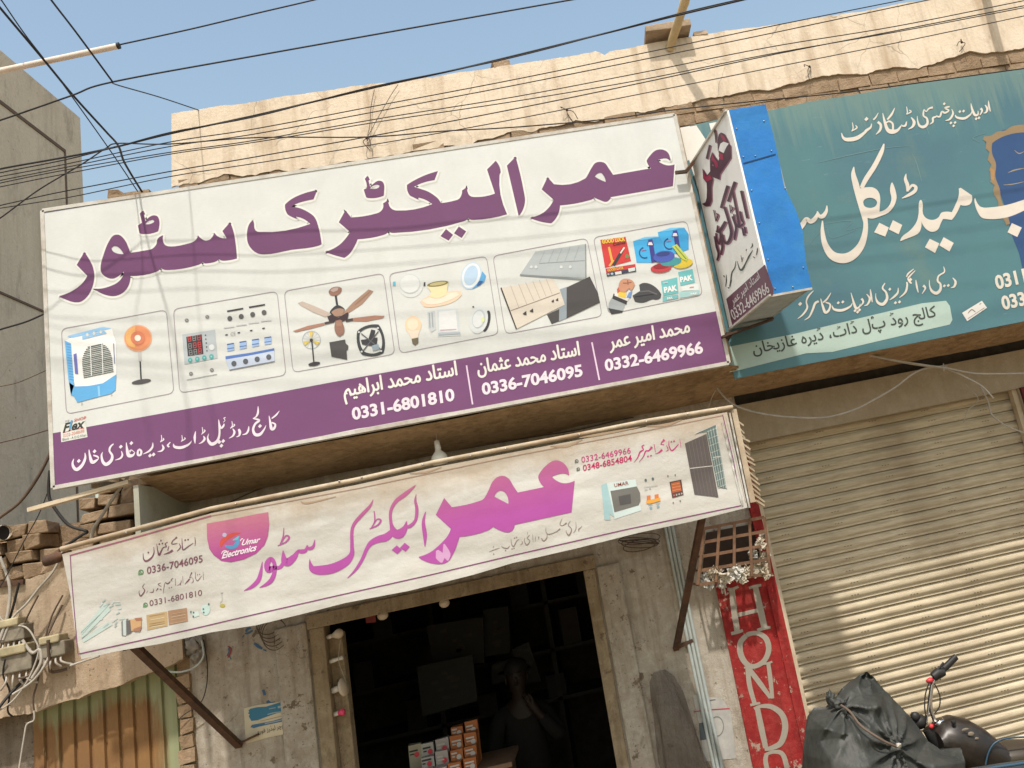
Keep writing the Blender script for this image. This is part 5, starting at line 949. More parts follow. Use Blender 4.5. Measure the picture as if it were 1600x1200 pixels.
for r, c in cells:
    if c < 3-r and r > 0 and c < 2: continue
    if r == 3 and c < 4: continue
    kind = 'orange' if c >= 4 else 'redwhite' if c == 3 else ('cream' if c < 2 else 'white'); x = -1.44+c*.092+rs.uniform(-.004, .004); y = .31+r*.085; z = 1.012+r*.058
    nm = 'box_card_white' if kind == 'white' else 'box_'+kind
    t = thing('product_box', '%s lamp box, %s from left in the %s row of the counter' % ({'orange': 'orange', 'redwhite': 'red and white', 'cream': 'small cream', 'white': 'white'}[kind], cn[c], names[r]), 'box', (x, y, z), 'lamp boxes on the counter')
    hj = rs.uniform(.055, .078); w = MB().mat(M[nm]); w.box(x-.040, x+.040, y, y+.08, z-(.058*r if r else 0), z+hj, .004, rs.uniform(-.10, .10) if kind != 'orange' else rs.uniform(-.04, .04)); obj('carton', w, t)
    w = MB().mat(M['ink_black' if kind in ('cream', 'white') else 'ink_white']); w.box(x-.030, x+rs.uniform(.0, .03), y-.0065, y-.005, z+.040, z+.050); w.box(x-.028, x+rs.uniform(-.01, .02), y-.0065, y-.005, z+.022, z+.030)
    w.mat(M['ink_red' if kind != 'orange' else 'ink_white']); w.lathe((x+.015, y-.005, z+.020), (0, -1, 0), [(0, .016), (.001, .016)], 10); obj('printed_mark', w, t)
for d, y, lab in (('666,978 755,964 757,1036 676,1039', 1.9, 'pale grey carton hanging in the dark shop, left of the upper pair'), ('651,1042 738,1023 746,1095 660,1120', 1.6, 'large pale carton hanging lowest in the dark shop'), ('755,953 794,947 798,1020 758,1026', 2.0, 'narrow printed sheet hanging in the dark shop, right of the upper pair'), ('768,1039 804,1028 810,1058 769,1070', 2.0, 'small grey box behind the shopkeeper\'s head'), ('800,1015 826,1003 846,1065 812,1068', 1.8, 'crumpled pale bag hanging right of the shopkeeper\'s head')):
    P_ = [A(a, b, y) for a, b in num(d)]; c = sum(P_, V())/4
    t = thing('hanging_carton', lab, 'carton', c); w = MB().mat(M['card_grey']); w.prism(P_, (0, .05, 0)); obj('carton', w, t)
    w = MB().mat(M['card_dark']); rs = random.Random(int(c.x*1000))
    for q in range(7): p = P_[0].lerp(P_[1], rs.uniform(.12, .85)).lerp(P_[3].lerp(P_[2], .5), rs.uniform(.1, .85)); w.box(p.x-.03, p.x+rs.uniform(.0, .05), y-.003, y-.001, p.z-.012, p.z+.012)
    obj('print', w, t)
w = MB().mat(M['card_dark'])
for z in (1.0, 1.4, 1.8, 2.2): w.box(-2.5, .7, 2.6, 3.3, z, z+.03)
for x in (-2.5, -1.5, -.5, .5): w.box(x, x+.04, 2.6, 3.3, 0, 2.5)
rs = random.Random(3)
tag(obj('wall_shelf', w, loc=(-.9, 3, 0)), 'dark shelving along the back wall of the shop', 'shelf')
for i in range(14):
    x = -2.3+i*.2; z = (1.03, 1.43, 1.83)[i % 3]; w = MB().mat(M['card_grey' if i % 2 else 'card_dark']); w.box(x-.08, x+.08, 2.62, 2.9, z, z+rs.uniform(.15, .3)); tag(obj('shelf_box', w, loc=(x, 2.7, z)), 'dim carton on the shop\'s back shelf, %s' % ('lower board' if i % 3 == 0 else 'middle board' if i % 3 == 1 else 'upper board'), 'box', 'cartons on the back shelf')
# ---------------------------------------------------------------- shopkeeper
def skin_body(name, J, E, mat, parent, sub=2):
    """J = {joint: (x, y, z, radius)}; one continuous skinned surface"""
    ks = list(J); off = worg(parent); me = bpy.data.meshes.new(name)
    me.from_pydata([tuple(V(J[q][:3])-off) for q in ks], [(ks.index(a), ks.index(b)) for a, b in E], [])
    o = bpy.data.objects.new(name, me); COL.objects.link(o); o.parent = parent; me.materials.append(mat)
    o.modifiers.new('skin', 'SKIN').use_smooth_shade = True
    for i, q in enumerate(ks):
        sv = me.skin_vertices[0].data[i]; r = J[q][3]; sv.radius = r if isinstance(r, tuple) else (r, r); sv.use_root = (i == 0)
    s = o.modifiers.new('sub', 'SUBSURF'); s.levels = s.render_levels = sub; return o
px_ = -.715; py_ = 1.36
man = thing('person', 'person in a loose shirt, colours darkened for shade, sitting in the doorway, one hand raised to the chin', 'person', (px_, py_+.1, .0))
plain('skin', (.028, .017, .012), .55, .08); plain('kameez', (.013, .0125, .0115), .9, .12, 20, .3); plain('hair', (.014, .012, .011), .7, .2); plain('shalwar', (.15, .14, .13), .9, .12)  # skin and shirt near black: the shop's shade is put into their colour
J = {'pelvis': (px_, py_+.1, .55, .15), 'belly': (px_, py_+.08, .75, .145), 'chest': (px_, py_+.05, .98, (.155, .13)), 'neck0': (px_, py_+.03, 1.17, .075), 'neck': (px_+.005, py_, 1.25, .052), 'jaw': (px_+.005, py_-.03, 1.315, .062), 'head': (px_+.005, py_-.015, 1.40, .085), 'crown': (px_+.005, py_, 1.465, .068)}
E = [('pelvis', 'belly'), ('belly', 'chest'), ('chest', 'neck0'), ('neck0', 'neck'), ('neck', 'jaw'), ('jaw', 'head'), ('head', 'crown')]
J.update({'shA': (px_+.17, py_+.03, 1.12, .062), 'elA': (px_+.27, py_-.10, .93, .048), 'wrA': (px_+.11, py_-.155, 1.16, .030), 'paA': (px_+.075, py_-.15, 1.22, (.036, .022))})
J.update({'shB': (px_-.17, py_+.03, 1.12, .062), 'elB': (px_-.25, py_-.04, .86, .048), 'wrB': (px_-.12, py_-.26, .76, .031), 'paB': (px_-.06, py_-.30, .755, (.038, .022))})
E += [('neck0', 'shA'), ('shA', 'elA'), ('elA', 'wrA'), ('wrA', 'paA'), ('neck0', 'shB'), ('shB', 'elB'), ('elB', 'wrB'), ('wrB', 'paB')]
for s_, hx in (('L', -.10), ('R', .10)):
    J.update({'hip'+s_: (px_+hx, py_+.06, .52, .10), 'knee'+s_: (px_+hx*1.7, py_-.36, .54, .072), 'ank'+s_: (px_+hx*1.5, py_-.34, .10, .045), 'toe'+s_: (px_+hx*1.6, py_-.50, .045, .035)}); E += [('pelvis', 'hip'+s_), ('hip'+s_, 'knee'+s_), ('knee'+s_, 'ank'+s_), ('ank'+s_, 'toe'+s_)]
for i, (dx, dz) in enumerate(((-.022, .045), (-.012, .058), (.0, .062), (.012, .052))):
    b_ = J['paA']; J['fA%d' % i] = (b_[0]+dx, b_[1]-.012-.004*i, b_[2]+dz*.55, .0095); J['gA%d' % i] = (b_[0]+dx-.022, b_[1]+.004, b_[2]+dz, .008); E += [('paA', 'fA%d' % i), ('fA%d' % i, 'gA%d' % i)]
    b_ = J['paB']; J['fB%d' % i] = (b_[0]+.045, b_[1]-.012-.018*(i-1.5), b_[2]-.004, .0095); J['gB%d' % i] = (b_[0]+.075-.006*abs(i-1.5), b_[1]-.02-.018*(i-1.5), b_[2]-.022, .008); E += [('paB', 'fB%d' % i), ('fB%d' % i, 'gB%d' % i)]
J['tA'] = (J['paA'][0]+.03, J['paA'][1]-.02, J['paA'][2]+.02, .010); J['uA'] = (J['paA'][0]+.01, J['paA'][1]-.025, J['paA'][2]+.055, .009); E += [('wrA', 'tA'), ('tA', 'uA')]
J['tB'] = (J['wrB'][0]+.05, J['wrB'][1]+.03, J['wrB'][2]+.01, .010); J['uB'] = (J['wrB'][0]+.085, J['wrB'][1]+.02, J['wrB'][2]-.005, .009); E += [('wrB', 'tB'), ('tB', 'uB')]
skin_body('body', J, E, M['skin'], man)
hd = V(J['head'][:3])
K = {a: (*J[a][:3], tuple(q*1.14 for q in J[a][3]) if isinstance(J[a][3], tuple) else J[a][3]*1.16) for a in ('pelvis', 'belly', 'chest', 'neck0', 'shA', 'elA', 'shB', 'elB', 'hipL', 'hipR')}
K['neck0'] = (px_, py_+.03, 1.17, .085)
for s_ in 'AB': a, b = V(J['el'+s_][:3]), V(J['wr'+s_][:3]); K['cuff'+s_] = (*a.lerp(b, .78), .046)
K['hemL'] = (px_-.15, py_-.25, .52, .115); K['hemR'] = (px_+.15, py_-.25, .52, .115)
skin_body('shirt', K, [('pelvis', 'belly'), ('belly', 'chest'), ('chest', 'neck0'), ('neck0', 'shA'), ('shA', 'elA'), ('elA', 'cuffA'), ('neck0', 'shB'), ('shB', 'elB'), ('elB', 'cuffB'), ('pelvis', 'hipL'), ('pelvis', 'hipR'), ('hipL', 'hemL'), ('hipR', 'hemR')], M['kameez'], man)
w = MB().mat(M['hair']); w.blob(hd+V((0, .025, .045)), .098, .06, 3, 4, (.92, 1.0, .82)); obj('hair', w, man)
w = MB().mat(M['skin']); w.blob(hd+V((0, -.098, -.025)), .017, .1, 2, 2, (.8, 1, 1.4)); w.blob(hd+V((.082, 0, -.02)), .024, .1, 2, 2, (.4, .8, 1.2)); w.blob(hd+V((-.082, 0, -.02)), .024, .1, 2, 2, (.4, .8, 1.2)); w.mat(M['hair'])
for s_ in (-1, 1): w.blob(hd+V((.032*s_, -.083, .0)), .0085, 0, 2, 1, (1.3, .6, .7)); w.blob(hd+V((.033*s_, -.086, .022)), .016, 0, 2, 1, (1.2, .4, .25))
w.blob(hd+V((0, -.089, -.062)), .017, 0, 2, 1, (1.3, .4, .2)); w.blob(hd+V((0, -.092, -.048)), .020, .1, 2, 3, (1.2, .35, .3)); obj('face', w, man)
w = MB().mat(M['card_dark']); w.box(px_-.22, px_+.22, py_-.05, py_+.35, .36, .42); [w.box(px_+a, px_+a+.04, py_+b, py_+b+.04, 0, .36) for a in (-.22, .18) for b in (-.05, .31)]; tag(obj('stool', w, loc=(px_, py_+.1, 0)), 'dark stool under the person in the doorway', 'stool')
# ================================================================ on the front wall
for i, (xa, lab) in enumerate(((.498, 'leftmost of three grey conduits running up beside the doorway'), (.522, 'middle one of three grey conduits running up beside the doorway'), (.546, 'rightmost of three grey conduits running up beside the doorway'))):
    w = MB().mat(M['pvc_grey']); w.tube([(xa+.012, -.016, 0), (xa+.008, -.017, .8), (xa, -.016, 1.5), (xa-.004, -.016, 2.3), (xa-.03, -.016, 2.8)], .0108, 10); tag(obj('conduit_pipe', w, loc=(xa, 0, 0)), lab, 'pipe', 'conduits beside the doorway')
# poster
po = thing('wall_poster', 'torn cream poster with a blue brush stroke pasted left of the doorway', 'poster', A(433, 1125, -.004)); w = MB().mat(plain('poster_paper', (.56, .50, .36), .7, .08, 8, .15, dirt=(.46, .40, .28)))
w.prism([A(a, b, -.006) for a, b in num('381,1107 400,1102 440,1096 478,1090 481,1092 482,1103 485,1110 485,1128 489,1138 470,1142 420,1152 384,1162')], (0, .004, 0)); obj('paper', w, po)
k = Ink((0, -.0065, 0), (0, -1, 0), 'poster'); k.o(370, 1070, 12.3); PB_, PB2 = (.045, .20, .32), (.06, .17, .30)
k.poly('260,460 400,430 560,420 720,370 880,320 960,305 1160,290 1270,250 1240,300 1260,320 1225,350 1250,380 1220,420 1000,490 760,550 560,620 400,680 280,695 250,640 230,600 250,570 215,545 240,520 225,490', PB_, 1); k.poly('290,770 420,745 700,690 1000,600 1260,540 1280,580 1240,610 1000,680 700,745 440,800 330,832 265,815', PB2, 1)
k.text('فیوچر لیڈرز فورم', (400, 945), (975, 800), (-14, -80), (.10, .09, .07), 2, .01, True); k.st('1050,790,16 1075,750,20;1100,700,30 1130,760,34;1130,740,20 1180,730,16', (.12, .18, .26), 2); k.st('620,465,10 680,450,14 750,440,12;790,430,40 880,415,50;590,570,14 700,540,20 820,520,16 940,490,14', (.36, .44, .46), 2); k.st('450,700,10 700,640,16 1080,545,12', (.42, .34, .24), 2); k.st('540,745,26 800,690,22 1010,630,20', (.34, .40, .44), 2)
k.done('poster_print', po)
k = Ink((0, -.002, 0), (0, -1, 0), 'oldpaint'); B_ = (.05, .13, .24); k.o(380, 960, 8)
tg = thing('painted_scrawl', 'flaked remains of blue and red paint on the wall left of the doorway', 'paint marks', A(400, 1010, 0))
k.st('30,215,20 60,180,30 100,170,16;20,240,16 60,235,24 120,200,20;140,360,30 190,400,40 240,430,24;250,440,14 290,455,20;-180,420,20 -170,470,30 -200,520,20;-175,520,16 -150,560,12;300,1080,40 340,1120,50 400,1100,30;250,940,30 270,1010,36;260,1210,26 330,1240,40 380,1190,24;-10,290,8 10,260,14', B_, 1); k.st('-190,400,16 -150,430,22 -170,500,26 -190,540,14', (.28, .06, .05), 1.5); k.done('paint', tg)
pp = thing('wall_notice', 'pale notice with a red line stuck behind the conduits', 'notice', A(1110, 1110, 0)); w = MB().mat(plain('notice_paper', (.36, .35, .32), .6, .15)); w.prism([A(a, b, -.003) for a, b in num('1082,1085 1128,1092 1142,1112 1150,1185 1100,1190 1092,1130')], (0, .003, 0)); obj('paper', w, pp)
k = Ink((0, -.0035, 0), (0, -1, 0), 'notice'); k.line('1084,1112 1110,1109 1140,1107', 1.6, (.45, .03, .07), 1); k.poly('1092,1130 1102,1128 1104,1155 1094,1157', (.08, .10, .11), 1); k.ell(1120, 1135, 11, 16, (.2, .2, .18), 1, 0, .9); k.line('1105,1095 1118,1093', 1.4, (.12, .12, .12), 1); k.done('print', pp)
# dark plastic bag on the wall
def bagmat():
    m, n, l, bs = _new('smoky_plastic'); v = _vec(n, l); o = _mix(n, l, _ramp(n, l, _noise(n, l, v, 9, 6), [(.35, 0.), (.65, 1.)]), (.15, .12, .095), (.09, .07, .055)); l.new(o, bs.inputs['Base Color']); bs.inputs['Roughness'].default_value = .28; l.new(_ramp(n, l, _noise(n, l, _vec(n, l, (9, 9, 3)), 1.5, 5), [(.3, .12), (.7, .6)]), bs.inputs['Alpha']); _bump(n, l, bs, _noise(n, l, _vec(n, l, (14, 14, 4)), 2, 5), .8, .03); return m
w = MB().mat(bagmat()); top_ = A(1030, 1047, -.02); pr = [(-.0, .035, .03), (.05, .075, .05), (.14, .095, .08), (.30, .11, .10), (.5, .135, .12), (.7, .14, .12), (.85, .11, .1), (.9, .02, .02)]; vs = []; seg = 22
for i, (d, rx, ry) in enumerate(pr):
    for q in range(seg): th = 2*pi*q/seg; rr = 1+.30*noise.fractal(V((cos(th)*2.2, sin(th)*2.2, d*3)), 1, 2, 4); vs.append((top_.x+.03*d+.06*d+rx*rr*cos(th), -.03-ry*.5+ry*.5*rr*sin(th), top_.z-d))
w.add(vs, [(i*seg+q, i*seg+(q+1) % seg, (i+1)*seg+(q+1) % seg, (i+1)*seg+q) for i in range(len(pr)-1) for q in range(seg)], True); tag(obj('plastic_bag', w, loc=top_), 'long smoky plastic bag hanging on the wall right of the doorway', 'bag')
# iron cage with scraps of plastic
cg = thing('iron_cage', 'rusty iron lattice cage on the wall above the red strip', 'cage', A(1150, 860, -.12)); plain('cage_rust', (.17, .095, .055), .8, .25, 20, .3, dirt=(.09, .05, .03))
q4 = [A(1100, 826, -.22), A(1194, 808, -.22), A(1203, 896, -.22), A(1090, 914, -.22)]; lat = MB().mat(M['cage_rust']); sd = MB().mat(M['cage_rust'])
for i in range(5): t = i/4; lat.bar(q4[0].lerp(q4[3], t), q4[1].lerp(q4[2], t), .019, .005, (0, 1, 0)); a, b = q4[0].lerp(q4[3], t), q4[1].lerp(q4[2], t); sd.bar(a, V((a.x, -.0, a.z)), .005, .013); sd.bar(b, V((b.x, -.0, b.z)), .005, .013)
for i in range(5): t = i/4; a, b = q4[0].lerp(q4[1], t), q4[3].lerp(q4[2], t); lat.bar(a+V((0, -.006, 0)), b+V((0, -.006, 0)), .018, .005, (0, 1, 0)); sd.bar(b, V((b.x, 0, b.z)), .013, .005)
bk = MB().mat(plain('cage_shade', (.045, .03, .022), .9, .3)); bk.prism([A(1104, 832, -.02), A(1190, 816, -.02), A(1196, 890, -.02), A(1096, 906, -.02)], (0, .012, 0)); obj('shade_plate', bk, cg); obj('front_lattice', lat, cg); obj('side_bars', sd, cg)  # dark sheet paints the shade in the hollow behind the lattice
pl_ = bpy.data.materials.new('scrap_plastic'); plain('scrap_white', (.52, .47, .38), .55, .2, 12, .2, dirt=(.33, .25, .15), spec=.5); plain('scrap_clear', (.52, .51, .47), .45, .2, 9, .2, spec=.5)
bpy.data.materials.remove(pl_)
rs = random.Random(77)
sc = [(1102, 905, .033), (1118, 897, .04), (1135, 903, .036), (1150, 895, .04), (1168, 892, .036), (1186, 888, .045), (1128, 912, .03), (1195, 870, .03), (1188, 850, .034), (1178, 866, .03), (1198, 895, .03), (1160, 905, .03), (1108, 915, .026), (1192, 835, .022)]
wh = ('first', 'second', 'third', 'fourth', 'fifth', 'sixth', 'seventh')
for i, (x, y, r) in enumerate(sc):
    w = MB().mat(M['scrap_white' if i % 3 else 'scrap_clear']); p = A(x, y, -.235+rs.uniform(-.02, .05)); 
    for q in range(3):                       # a few crushed layers of thin sheet
        n_ = 13; R_ = r*rs.uniform(1.2, 1.7); ax = Matrix.Rotation(rs.uniform(0, 6.3), 3, 'Y')@Matrix.Rotation(rs.uniform(-.7, .7), 3, 'X'); sd_ = V((i*3.1, q*5.7, 0)); vs = []
        for a_ in range(n_+1):
            for b_ in range(n_+1):
                u_, v_ = a_/n_*2-1, b_/n_*2-1; g = V((u_, v_, 0))*2.2+sd_
                dd = V((noise.noise(g), noise.noise(g+V((9, 0, 0))), noise.noise(g+V((0, 9, 0)))))*.55+V((0, 0, .5*abs(noise.noise(g*1.9+V((4, 4, 4))))))
                vs.append(p+ax@(V((u_*.62, 0, v_*.5))+V((dd.x, dd.z, dd.y))*.8)*R_+V((0, .01*q, 0)))
        w.add(vs, [(a_*(n_+1)+b_, a_*(n_+1)+b_+1, (a_+1)*(n_+1)+b_+1, (a_+1)*(n_+1)+b_) for a_ in range(n_) for b_ in range(n_)])
    tag(obj('plastic_scrap', w, loc=p), 'crumpled pale plastic bag stuffed in the iron cage', 'plastic bag', 'plastic bags in the cage')
w = MB().mat(M['cable_grey']); w.tube([A(1130, 912, -.2), A(1134, 930, -.19), A(1138, 926, -.19)], .006, 6); w.tube([A(1126, 914, -.2), A(1129, 928, -.19)], .005, 6); tag(obj('wire_stub', w, loc=A(1130, 915, -.2)), 'pale cut wire ends hanging below the iron cage', 'wire')
# tangle above the doorway and on the left
w = MB().mat(M['cable_brown']); rs = random.Random(6)
for q in range(5):
    c = V(A(1000, 852, -.03)); w.tube(spline([c+V((.11*cos(a+q)*(1+.2*q*.3), -.01*q, .035*sin(a+q*.3)+.01*q)) for a in [i*.7 for i in range(10)]], 3), .003, 5)
tag(obj('wire_coil', w, loc=A(1000, 852, -.03)), 'flat coil of brown wire hanging over the doorway\'s right end', 'wire coil')
w = MB().mat(M['cable_brown'])
for q in range(5):
    c = V(A(420+q*3, 975+q*4, -.02)); w.tube(spline([c+V((.075*cos(a), -.008*q, .075*sin(a)*(.8+.1*q))) for a in [.4+i*.62 for i in range(9)]], 3), .0028, 5)
tag(obj('wire_coil', w, loc=A(425, 975, -.02)), 'loops of dark wire hanging under the banner left of the doorway', 'wire coil')
w = MB().mat(plain('grey_rag', (.22, .20, .17), .9, .3, 20, .6)); 
for x, y, r in ((303, 1010, .045), (308, 1022, .04), (296, 1003, .03), (311, 1000, .03)): w.blob(A(x, y, -.05), r, .7, 3, 2, (1, .7, 1.2), x)
tag(obj('knotted_rag', w, loc=A(303, 1012, -.05)), 'knotted grey rag and wires tied under the banner by the broken wall edge', 'rag')
# meter boxes
plain('meter_body', (.20, .175, .13), .7, .3, 15, .2, dirt=(.10, .08, .06)); plain('meter_lid', (.36, .31, .19), .6, .25, dirt=(.2, .165, .10))
for (x, y, s_, lab) in ((85, 1010, .075, 'small yellow-topped fuse box on the tan wall beside the banner'), (20, 985, .08, 'dusty fuse box uppermost at the left edge'), (28, 1030, .095, 'larger fuse box with hanging cables at the left edge')):
    p = A(x, y, -.16); t = thing('fuse_box', lab, 'fuse box', p)
    w = MB().mat(M['meter_body']); w.box(p.x-s_, p.x+s_, -.20, -.09, p.z-s_*.75, p.z+s_*.35, .003); obj('body', w, t, bevel=.008)
    w = MB().mat(M['meter_lid']); w.box(p.x-s_*.8, p.x+s_*.7, -.215, -.10, p.z+s_*.30, p.z+s_*.85, .003); obj('lid', w, t, bevel=.008)
    w = MB().mat(M['cable_grey'])
    for q in range(4): xx = p.x-s_*.6+q*s_*.4; w.tube(spline([(xx, -.17, p.z-s_*.7), (xx+.01, -.2, p.z-s_*1.2), (xx+.03*(q-1), -.18, p.z-s_*1.6)], 4), .006, 6)
    obj('lead', w, t)
GC = 'cables hanging at the left edge'
LC = ['100,855 85,890 60,920 40,945 20,965 5,1000', '98,930 80,965 68,1010 60,1060 52,1090 53,1115 48,1128 40,1130', '0,870 15,915 12,960 0,1000', '30,910 20,950 8,990 -5,1040', '-5,955 10,975 40,980 55,1000 60,1020 45,1060 20,1095 -10,1115', '75,1000 78,1040 82,1050 105,1045', '110,1040 140,1030 155,1025', '8,1030 5,1055 15,1080 12,1110 20,1120', '35,1000 50,1020 62,1015 64,1035 50,1060', '28,1060 45,1055 58,1030 80,980 97,945', '53,1110 53,1125 42,1132 38,1150 30,1200', '-5,1110 15,1085 40,1060', '80,1015 70,1040 50,1065 20,1085', '60,930 40,970 32,1000']
nm_ = ['pale cable running from the banner corner down to the left edge', 'dark cable dropping past the yellow-topped fuse box', 'uppermost short cable at the left edge', 'grey cable beside the uppermost fuse box', 'grey cable making a wide loop round the fuse boxes', 'cable curling out under the yellow-topped fuse box', 'short thick cable end showing under the banner\'s lower left corner', 'cable falling from the larger fuse box', 'cable bridging two fuse boxes', 'long cable slanting from the banner to the larger fuse box', 'pale cable hanging down in front of the rusty shutter', 'thin cable leaving the frame below the fuse boxes', 'thin cable crossing below the yellow-topped fuse box', 'thin cable above the uppermost fuse box']
for i, (q, lab) in enumerate(zip(LC, nm_)): cable('hanging_cable', lab, 'cable', q, (-.22, -.12) if i % 2 else -.2, (.007, .005, .009)[i % 3], ('cable_grey', 'cable_brown', 'cable_grey', 'cable_black')[i % 4], GC, 6)
cable('hanging_cable', 'pale green wire looping from the broken wall edge across the iron brace', 'cable', '240,1040 258,1048 282,1050 305,1042 318,1025 315,1000', -.1, .006, 'pvc_grey', GC)
cable('hanging_cable', 'thin dark wire hanging along the broken wall edge', 'wire', '318,1000 324,1040 322,1075 312,1100 290,1115 278,1125', -.06, .003, 'cable_black', GC)
w = MB().mat(plain('pipe_pvc', (.52, .45, .35), .5, .1)); pa = A(6, 832, -.12); w.tube([pa, pa+V((-.12, .12, .0))], .045, 14, False); w.tube([pa+V((-.005, -.002, 0)), pa+V((.004, -.005, 0))], [.047, .047], 14, False); w.mat(M['black_rubber']); w.tube([pa+V((-.02, .02, 0)), pa+V((-.021, .021, 0))], .043, 14); tag(obj('drain_pipe', w, loc=pa), 'open end of a cream drain pipe at the left edge', 'pipe')  # black disc paints the darkness inside the open pipe
w = MB().mat(M['rust_iron']); w.bar(A(-20, 915, -.1), A(38, 909, -.1), .03, .03); tag(obj('iron_stub', w, loc=A(10, 912, -.1)), 'dark iron stub sticking out at the left edge below the drain pipe', 'iron bar')
# ================================================================ motorcycles
my = -1.15
mc = thing('motorcycle', 'black motorcycle with a bare handlebar parked before the roller shutter', 'motorcycle', (1.75, my, 0))
plain('tank_paint', (.020, .016, .013), .38, .3, 6, .1, dirt=(.06, .045, .03), spec=.4); plain('seat_vinyl', (.045, .035, .024), .45, .15, 8, .1); plain('seat_blue', (.025, .06, .095), .4, .1); plain('chrome', (.55, .54, .52), .22, .05, metal=1); plain('red_plastic', (.5, .04, .05), .4)
hb = A(1447, 1068, my); gr = A(1477, 1046, my)
w = MB().mat(M['black_rubber']); w.tube([A(1468, 1051, my), A(1480, 1040, my), A(1494, 1026, my)], [.017, .018, .017], 12); obj('grip', w, mc)
w = MB().mat(M['chrome']); w.tube(spline([A(1470, 1050, my), A(1458, 1066, my), A(1454, 1090, my), A(1455, 1110, my), A(1462, 1130, my)], 4), .011, 8); obj('handlebar', w, mc)
w = MB().mat(M['black_rubber']); w.tube([A(1458, 1058, my-.02), A(1466, 1052, my-.02), A(1476, 1050, my-.02)], [.024, .028, .018], 10); w.tube(spline([A(1471, 1042, my-.03), A(1474, 1035, my-.03), A(1466, 1046, my-.03), A(1457, 1058, my-.03)], 4), .005, 6); obj('switch_lever', w, mc)
w = MB().mat(M['red_plastic']); w.blob(A(1453, 1063, my-.02), .016, .2, 2, 2, (1.4, 1, .9)); w.blob(A(1455, 1135, my-.03), .013, .2, 2); obj('red_clip', w, mc)
w = MB().mat(M['cable_black'])
for d in ('1452,1066 1446,1085 1445,1108 1449,1130', '1460,1068 1468,1085 1468,1103 1460,1115', '1455,1066 1451,1090 1449,1115 1448,1132'): w.tube(spline([A(a, b, my-.03) for a, b in num(d)], 5), .0035, 6)
w.mat(M['chrome']); w.tube([A(1456, 1070, my-.04), A(1448, 1130, my-.04)], .004, 6); obj('control_cable', w, mc)
w = MB().mat(M['black_rubber']); w.tube([A(1449, 1138, my), A(1462, 1158, my), A(1475, 1175, my+.02)], [.03, .036, .04], 12); w.blob(A(1436, 1128, my), .045, .15, 2, 2, (1, .9, .8)); w.blob(A(1430, 1120, my-.02), .025, .3, 2); obj('headset', w, mc)
w = MB().mat(M['chrome']); w.lathe(A(1468, 1130, my-.02), (-.2, -.3, 1), [(0, .03), (.012, .032), (.02, .02)], 12); w.mat(plain('amber', (.55, .24, .03), .3)); w.blob(A(1472, 1146, my-.05), .012, 0, 2); obj('cluster', w, mc)
w = MB().mat(M['tank_paint']); vs = []; seg = 20; tk = num('1460,1140 1475,1124 1500,1117 1525,1122 1548,1136 1566,1155 1580,1175'); lo = num('1462,1170 1470,1185 1490,1200 1515,1212 1540,1215 1562,1212 1582,1205')
for (a, b), (c_, d_) in zip(tk, lo):
    T_, B_2 = A(a, b, my), A(c_, d_, my); ce = (T_+B_2)/2; hv = (T_-B_2).length/2
    for q in range(seg): th = 2*pi*q/seg; vs.append(ce+V((0, -.13*sin(th)*(abs(sin(th))**-.2 if sin(th) else 1), hv*cos(th))))
w.add(vs, [(i*seg+q, i*seg+(q+1) % seg, (i+1)*seg+(q+1) % seg, (i+1)*seg+q) for i in range(len(tk)-1) for q in range(seg)], True); w.add(vs[:seg], [tuple(range(seg))]); w.add(vs[-seg:], [tuple(range(seg))]); tkO = obj('fuel_tank', w, mc)
w = MB().mat(M['black_rubber']); w.lathe(A(1490, 1130, my-.1), (0, -.5, 1), [(0, .012), (.008, .013), (.014, .008)], 10); obj('badge', w, tkO)
w = MB().mat(plain('scuff', (.17, .14, .10), .6)); w.blob(A(1517, 1147, my-.128), .014, .6, 2, 3, (1.2, .1, .7)); w.blob(A(1526, 1154, my-.128), .009, .6, 2, 3, (1.2, .1, .6)); w.blob(A(1508, 1140, my-.126), .012, .5, 2, 3, (1.6, .1, .5)); obj('scuff_mark', w, tkO)
def seat_at(y, d, wd, name, par, mm, r=.02):
    P_ = [A(a, b, y) for a, b in num(d)]; w = MB().mat(mm); vs = []; n_ = 16
    for i, p in enumerate(P_):
        for q in range(n_): th = 2*pi*q/n_; vs.append(p+V((0, wd*cos(th), r*3.2*(sin(th)-.9))))
    w.add(vs, [(i*n_+q, i*n_+(q+1) % n_, (i+1)*n_+(q+1) % n_, (i+1)*n_+q) for i in range(len(P_)-1) for q in range(n_)], True); w.add(vs[:n_], [tuple(range(n_))]); w.add(vs[-n_:], [tuple(range(n_))]); return obj(name, w, par)
seat_at(my, '1546,1172 1560,1162 1585,1158 1620,1158 1700,1162', .13, 'seat', mc, M['seat_vinyl'])
w = MB().mat(M['seat_blue']); w.tube(spline([A(a, b, my-.135) for a, b in num('1540,1195 1545,1175 1556,1160 1580,1153 1640,1150')], 5), .0045, 8); obj('seat_piping', w, mc)
w = MB().mat(M['black_rubber']); fx, rx = 1.42, 2.62
for x in (fx, rx): w.lathe((x, my-.05, .29), (0, 1, 0), [(0, .22), (.0, .29), (.1, .29), (.1, .22)], 24)
obj('tyre', w, mc); w = MB().mat(M['chrome']); w.tube([(fx, my-.08, .29), (1.60, my-.07, .85)], .018, 8); w.tube([(fx, my+.08, .29), (1.60, my+.07, .85)], .018, 8); w.tube([(rx, my-.1, .3), (2.3, my-.1, .68)], .02, 8); obj('fork', w, mc)
w = MB().mat(M['rust_iron']); w.blob((1.98, my, .42), .16, .25, 2, 3, (1.2, .8, 1)); w.tube([(1.62, my, .82), (1.75, my, .45), (2.1, my, .35), (rx, my, .29)], .03, 8); w.tube([(1.65, my, .82), (2.2, my, .68), (rx, my, .6)], .025, 8); obj('engine_frame', w, mc)
